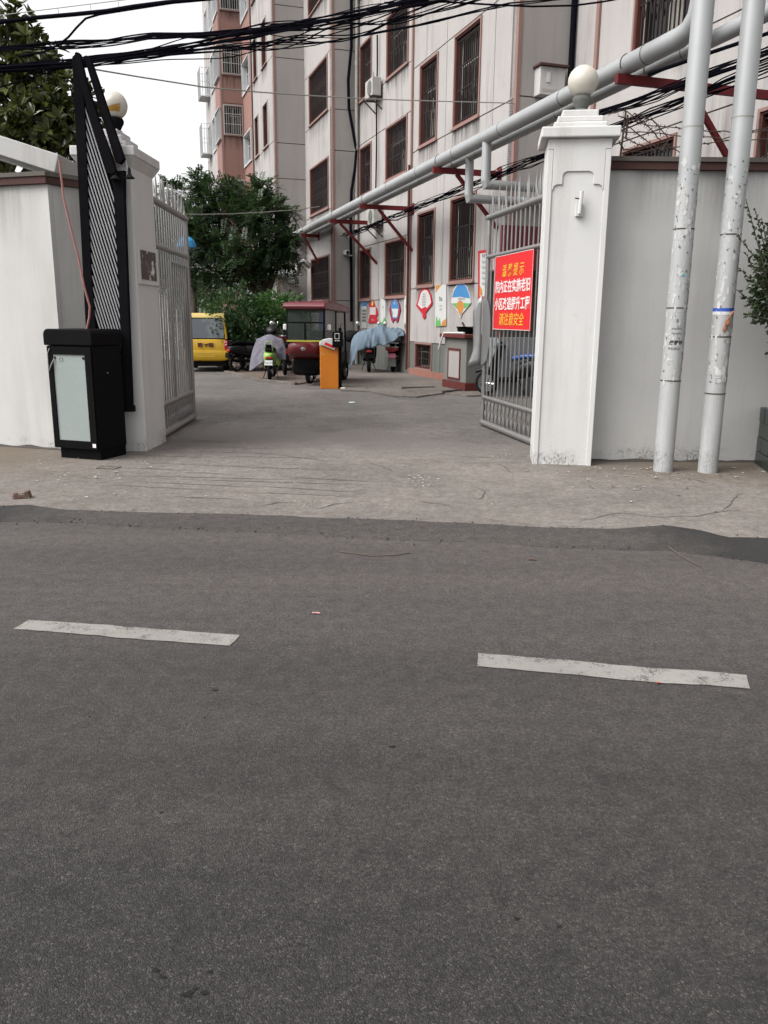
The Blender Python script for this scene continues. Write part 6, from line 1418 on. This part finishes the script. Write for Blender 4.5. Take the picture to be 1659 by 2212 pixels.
# shrub in the dark planter at the right edge
LB = leafmat('privet leaves', (0.008, 0.018, 0.009), (0.040, 0.062, 0.022), rough=0.35, trans=0.15)
bb0 = Vector((4.25, 8.15, 0.55)); rnd = random.Random(23)
TB = thing('planter_shrub', 'dark leafy shrub at the right edge above the tiled planter', 'shrub', bb0)
bcl = [(Vector((3.80, 8.05, 1.80)), 0.42, (0.9, 1, 1.0), 3), (Vector((3.88, 8.1, 2.12)), 0.38, (1, 1, 1.0), 2.5), (Vector((4.3, 8.2, 1.65)), 0.6, (1, 1, 1), 2)]
m = MB()
for c, r, sc, w in bcl:
    for k in range(6): trunk(m, [bb0+Vector((rnd.uniform(-.1, .1), rnd.uniform(-.1, .1), 0)), bb0.lerp(c, .5), c+rdir(rnd)*r*0.8], 0.014, 0.004, 5)
shoots = [(at(1659, 610, 8.0), at(1612, 432, 8.0)), (at(1659, 590, 8.0), at(1592, 508, 8.0)), (at(1659, 640, 8.0), at(1592, 575, 8.0)), (at(1659, 680, 8.05), at(1590, 625, 8.05)), (at(1659, 690, 8.0), at(1606, 676, 8.0)), (at(1659, 560, 8.1), at(1630, 450, 8.1)), (at(1655, 660, 8.0), at(1620, 700, 8.0)), (at(1659, 540, 8.0), at(1645, 470, 8.0)), (at(1659, 640, 8.05), at(1610, 545, 8.05))]
for a, b in shoots: trunk(m, [a, b], 0.007, 0.003, 5)
m.build('stems', M['bark'], TB, world=True)
m = MB()
for p, d in blob_pts(rnd, bcl, 5200, 0.45):
    leaf(m, p, (d+rdir(rnd)*0.8).normalized(), rdir(rnd), 0.062*rnd.uniform(.7, 1.2), 0.030, 0.2)
for a, b in shoots:
    n = int((b-a).length/0.022); dd = (b-a).normalized()
    for k in range(n):
        q = a.lerp(b, k/n); sd_ = rdir(rnd); leaf(m, q, (sd_+dd*0.8).normalized(), rdir(rnd), 0.055*(1.1-0.5*k/n)*rnd.uniform(.8, 1.2), 0.025, 0.2)
m.build('foliage', LB, TB, world=True, recalc=False)
# planter of dark glazed blocks
PLN = thing('planter', 'low planter wall of dark green glazed blocks at the right edge', 'planter', (4.03, 8.85, 0))
dg_ = worn('dark green glaze', (0.016, 0.024, 0.022), (0.10, 0.10, 0.095), 0.66, 12, 0.3, spec=0.5)
pa_, pb_ = Vector((4.02, 8.84, 0)), Vector((3.86, 8.05, 0)); pd = (pb_-pa_).normalized(); pn = Vector((pd.y, -pd.x, 0))
if pn.x > 0: pn = -pn
rnd = random.Random(2)
for r_ in range(4):
    x = -0.10 if r_ % 2 else 0.0
    while x < 1.5:
        a, b = max(0, x), min(1.6, x+0.30); k = rnd.uniform(-0.004, 0.004)
        if b-a > 0.05:
            m = MB(); m.slab(lambda u, v, n: pa_+pd*u+pn*n+Vector((0, 0, v)), a+0.004, b-0.004, r_*0.155+0.004, r_*0.155+0.151, [], -0.14, 0.0+k); m.build('block', dg_, PLN, world=True, bevel=0.006)
        x += 0.30
m = MB(); m.slab(lambda u, v, n: pa_+pd*u+pn*n+Vector((0, 0, v)), 0.0, 1.6, 0.0, 0.605, [], -0.13, -0.012); m.build('mortar', M['return'], PLN, world=True)
m = MB(); m.add([pa_+Vector((0.1, -0.02, 0.56)), pb_+pd*0.8+Vector((0.1, 0, 0.56)), pb_+pd*0.8+Vector((2.5, 0, 0.56)), pa_+Vector((2.5, 0, 0.56))], [(0, 1, 2, 3)]); m.build('soil', M['dirt'], PLN, world=True)

# ================================================================ SMALL THINGS ON THE GROUND
rnd = random.Random(31)
flk = simple('pale flakes', (0.32, 0.295, 0.262), 0.9, var=0.25, vs=30)
m = MB()
def flake(x, y, s, z=0.0165):
    p = gp(x, y); n = rnd.randint(5, 7); ph = rnd.uniform(0, 6)
    el = rnd.uniform(0.4, 1.0); a0 = rnd.uniform(0, 3.14)
    vs = []
    for k in range(n):
        t = ph+2*math.pi*k/n; r = s*rnd.uniform(0.6, 1.2); u, v = r*math.cos(t), r*el*math.sin(t)
        vs.append((p.x+u*math.cos(a0)-v*math.sin(a0), p.y+u*math.sin(a0)+v*math.cos(a0), z+rnd.uniform(0, 0.006)))
    m.add(vs, [tuple(range(n))])
for k in range(60): flake(rnd.gauss(1420, 130), 1012+abs(rnd.gauss(0, 26)), rnd.uniform(0.008, 0.026))
for k in range(45): flake(rnd.gauss(150, 110), 1010+abs(rnd.gauss(0, 32)), rnd.uniform(0.006, 0.024))
for k in range(40): flake(rnd.uniform(60, 330), rnd.gauss(1000, 8), rnd.uniform(0.005, 0.015))
for k in range(45): flake(rnd.uniform(330, 1180), rnd.uniform(960, 1100), rnd.uniform(0.004, 0.012))
for k in range(60): flake(rnd.gauss(905, 22), rnd.gauss(1040, 11), rnd.uniform(0.004, 0.016))
for k in range(25): flake(rnd.gauss(660, 22), rnd.gauss(1092, 5), rnd.uniform(0.004, 0.012))
for k in range(24): flake(rnd.gauss(1120, 30), rnd.gauss(985, 9), rnd.uniform(0.006, 0.018))
o = m.build('paint_flakes', flk, recalc=True); tag(o, 'pale paint flakes and dry scraps scattered on the concrete', 'litter', kind='stuff')
m = MB(); rnd = random.Random(5)
for k in range(60): flake(rnd.gauss(1440, 140), 1015+abs(rnd.gauss(0, 35)), rnd.uniform(0.006, 0.018))
for k in range(150): flake(rnd.uniform(0, 1659), rnd.uniform(1120, 1300), rnd.uniform(0.003, 0.008), 0.018)
for k in range(60): flake(rnd.uniform(0, 1659), rnd.uniform(1000, 1110), rnd.uniform(0.003, 0.009))
for k in range(40): flake(rnd.uniform(740, 1000), rnd.uniform(815, 845), rnd.uniform(0.01, 0.05), 0.04)
o = m.build('dark_grit', simple('dark crumbs', (0.06, 0.045, 0.035), 0.95), recalc=True); tag(o, 'dark crumbs and dead leaf bits strewn over the ground', 'litter', kind='stuff')
# crumbled asphalt along the seam
m = MB(); rnd = random.Random(77)
for k in range(420):
    x = rnd.uniform(-4.5, 4.5); t = rnd.choice((rnd.uniform(0.0, 1.1), rnd.gauss(0.98, 0.10), rnd.gauss(0.03, 0.05))); yt, yl = interp(lap, x), interp(low, x)
    p = Vector((x, yt*(1-t)+yl*t, 0.004+0.012*max(0, 1-t))); s = rnd.uniform(0.004, 0.013)
    a = [p+Vector((s*math.cos(q), s*math.sin(q)*0.8, 0)) for q in (rnd.uniform(0, 1), 2.1+rnd.uniform(-.3, .3), 4.2+rnd.uniform(-.3, .3))]
    m.add(a+[p+Vector((rnd.uniform(-.3, .3)*s, 0, s*rnd.uniform(0.5, 1.0)))], [(0, 1, 3), (1, 2, 3), (2, 0, 3)])
tag(m.build('asphalt_crumbs', M['patch'], recalc=True), 'crumbled asphalt grit along the tar seam', 'grit', kind='stuff')
# oil and tar spots on the road
rnd = random.Random(19); tar = simple('tar spot', (0.010, 0.0095, 0.0095), 0.8, spec=0.2)
spots = [(rnd.uniform(20, 1640), rnd.uniform(1240, 2190), rnd.uniform(0.005, 0.012)) for k in range(8)] + [(335, 2098, 0.012), (352, 2112, 0.009), (405, 2150, 0.014), (440, 2146, 0.010), (455, 2100, 0.008), (420, 2138, 0.008)]
for x, y, s in spots:
    p = gp(x, y); n = 9; o = sheet('tar_spot', [(p.x+s*rnd.uniform(.4, 1.3)*math.cos(2*math.pi*i/n), p.y+s*rnd.uniform(.3, 1.0)*math.sin(2*math.pi*i/n)) for i in range(n)], 0.0025, tar, parent=road)
# brick fragment
p = gp(47, 1078)
T = thing('brick_fragment', 'broken red brick lying near the left road edge', 'brick', (p.x, p.y, 0.010), R(20))
m = MB(); m.add([(-0.075, -0.05, 0), (0.07, -0.055, 0), (0.08, 0.05, 0), (-0.07, 0.05, 0), (-0.06, -0.04, 0.05), (0.055, -0.045, 0.062), (0.07, 0.035, 0.058), (-0.055, 0.04, 0.045)], [(3, 2, 1, 0), (4, 5, 6, 7), (0, 1, 5, 4), (1, 2, 6, 5), (2, 3, 7, 6), (3, 0, 4, 7)])
m.build('brick_body', worn('broken brick', (0.085, 0.05, 0.038), (0.20, 0.175, 0.155), 0.52, 22, 0.95, bump=0.6), T, bevel=0.006)
def twig(label, px, r, z=0.012):
    P = [gp(x, y)+Vector((0, 0, z+r)) for x, y in px]; m = MB(); m.tube(P, [r*(1.2-0.6*i/(len(P)-1)) for i in range(len(P))], 6)
    tag(m.build('twig', simple('dry twig', (0.075, 0.06, 0.05), 0.9), loc=P[0], world=True, smooth=True), label, 'twig')
twig('thin dry twig lying across the middle of the tar seam edge', [(733, 1193), (760, 1196), (800, 1202), (850, 1201), (885, 1196)], 0.005, 0.0)
twig('thin pale twig on the road near the right tar seam', [(1445, 1184), (1470, 1202), (1490, 1214), (1516, 1227)], 0.005, 0.002)
twig('dark stick lying before the plaster cabinet', [(868, 843), (900, 842), (940, 841)], 0.02, 0.036)
twig('dark stick under the plaster cabinet corner', [(955, 852), (990, 848), (1030, 844)], 0.02, 0.036)
def scrap(name, label, x, y, s, col, z=0.006, el=0.6, rz=0.0):
    p = gp(x, y); m = MB(); n = 9; rr = random.Random(int(x)); vs = []
    for k in range(n):
        t = 2*math.pi*k/n; r = s*rr.uniform(.6, 1.15); vs.append((r*math.cos(t), r*el*math.sin(t), rr.uniform(0.001, 0.3*s)))
    vs.append((0, 0, 0.25*s)); m.add(vs, [(k, (k+1) % n, n) for k in range(n)])
    o = m.build(name, simple(name+' '+label[:12], col, 0.85, var=0.15), loc=(p.x, p.y, z), rz=rz); tag(o, label, 'litter')
scrap('paper_scrap', 'small pink torn scrap on the road middle', 683, 1327, 0.022, (0.42, 0.20, 0.20))
scrap('paper_scrap', 'tiny orange red scrap on the right lane dash', 1420, 1478, 0.012, (0.35, 0.06, 0.03))
scrap('paper_scrap', 'pale green crumpled paper on the yard asphalt', 761, 871, 0.075, (0.42, 0.55, 0.45), 0.008)
scrap('paper_scrap', 'white crumpled paper at the foot of the orange post', 742, 842, 0.07, (0.62, 0.61, 0.58), 0.03)
scrap('stone_chip', 'dark flat stone chip on the road below the left dash', 464, 1492, 0.016, (0.015, 0.015, 0.015))
scrap('stone_chip', 'small black chip on the right end of the tar seam', 1167, 1186, 0.016, (0.015, 0.013, 0.012), 0.016)
scrap('leaf_litter', 'brown crushed leaf on the road below the tar seam', 1150, 1210, 0.03, (0.09, 0.055, 0.04))
scrap('leaf_litter', 'curled dead leaf on the right side concrete', 1466, 1074, 0.022, (0.05, 0.04, 0.035), 0.012)
p = gp(235, 1013); T = thing('inspection_cover', 'small square inspection cover in the concrete near the barrier cabinet', 'cover', (p.x, p.y, 0.0), R(-10))
m = MB(); m.slab(lambda u, v, n: Vector((u, v, n)), -0.10, 0.10, -0.07, 0.07, [(-0.088, 0.088, -0.058, 0.058)], 0.008, 0.016); m.build('cover_frame', M['dirt'], T)
m = MB(); m.bb(-0.087, 0.087, -0.057, 0.057, 0.008, 0.0135); m.build('lid', M['apron'], T)
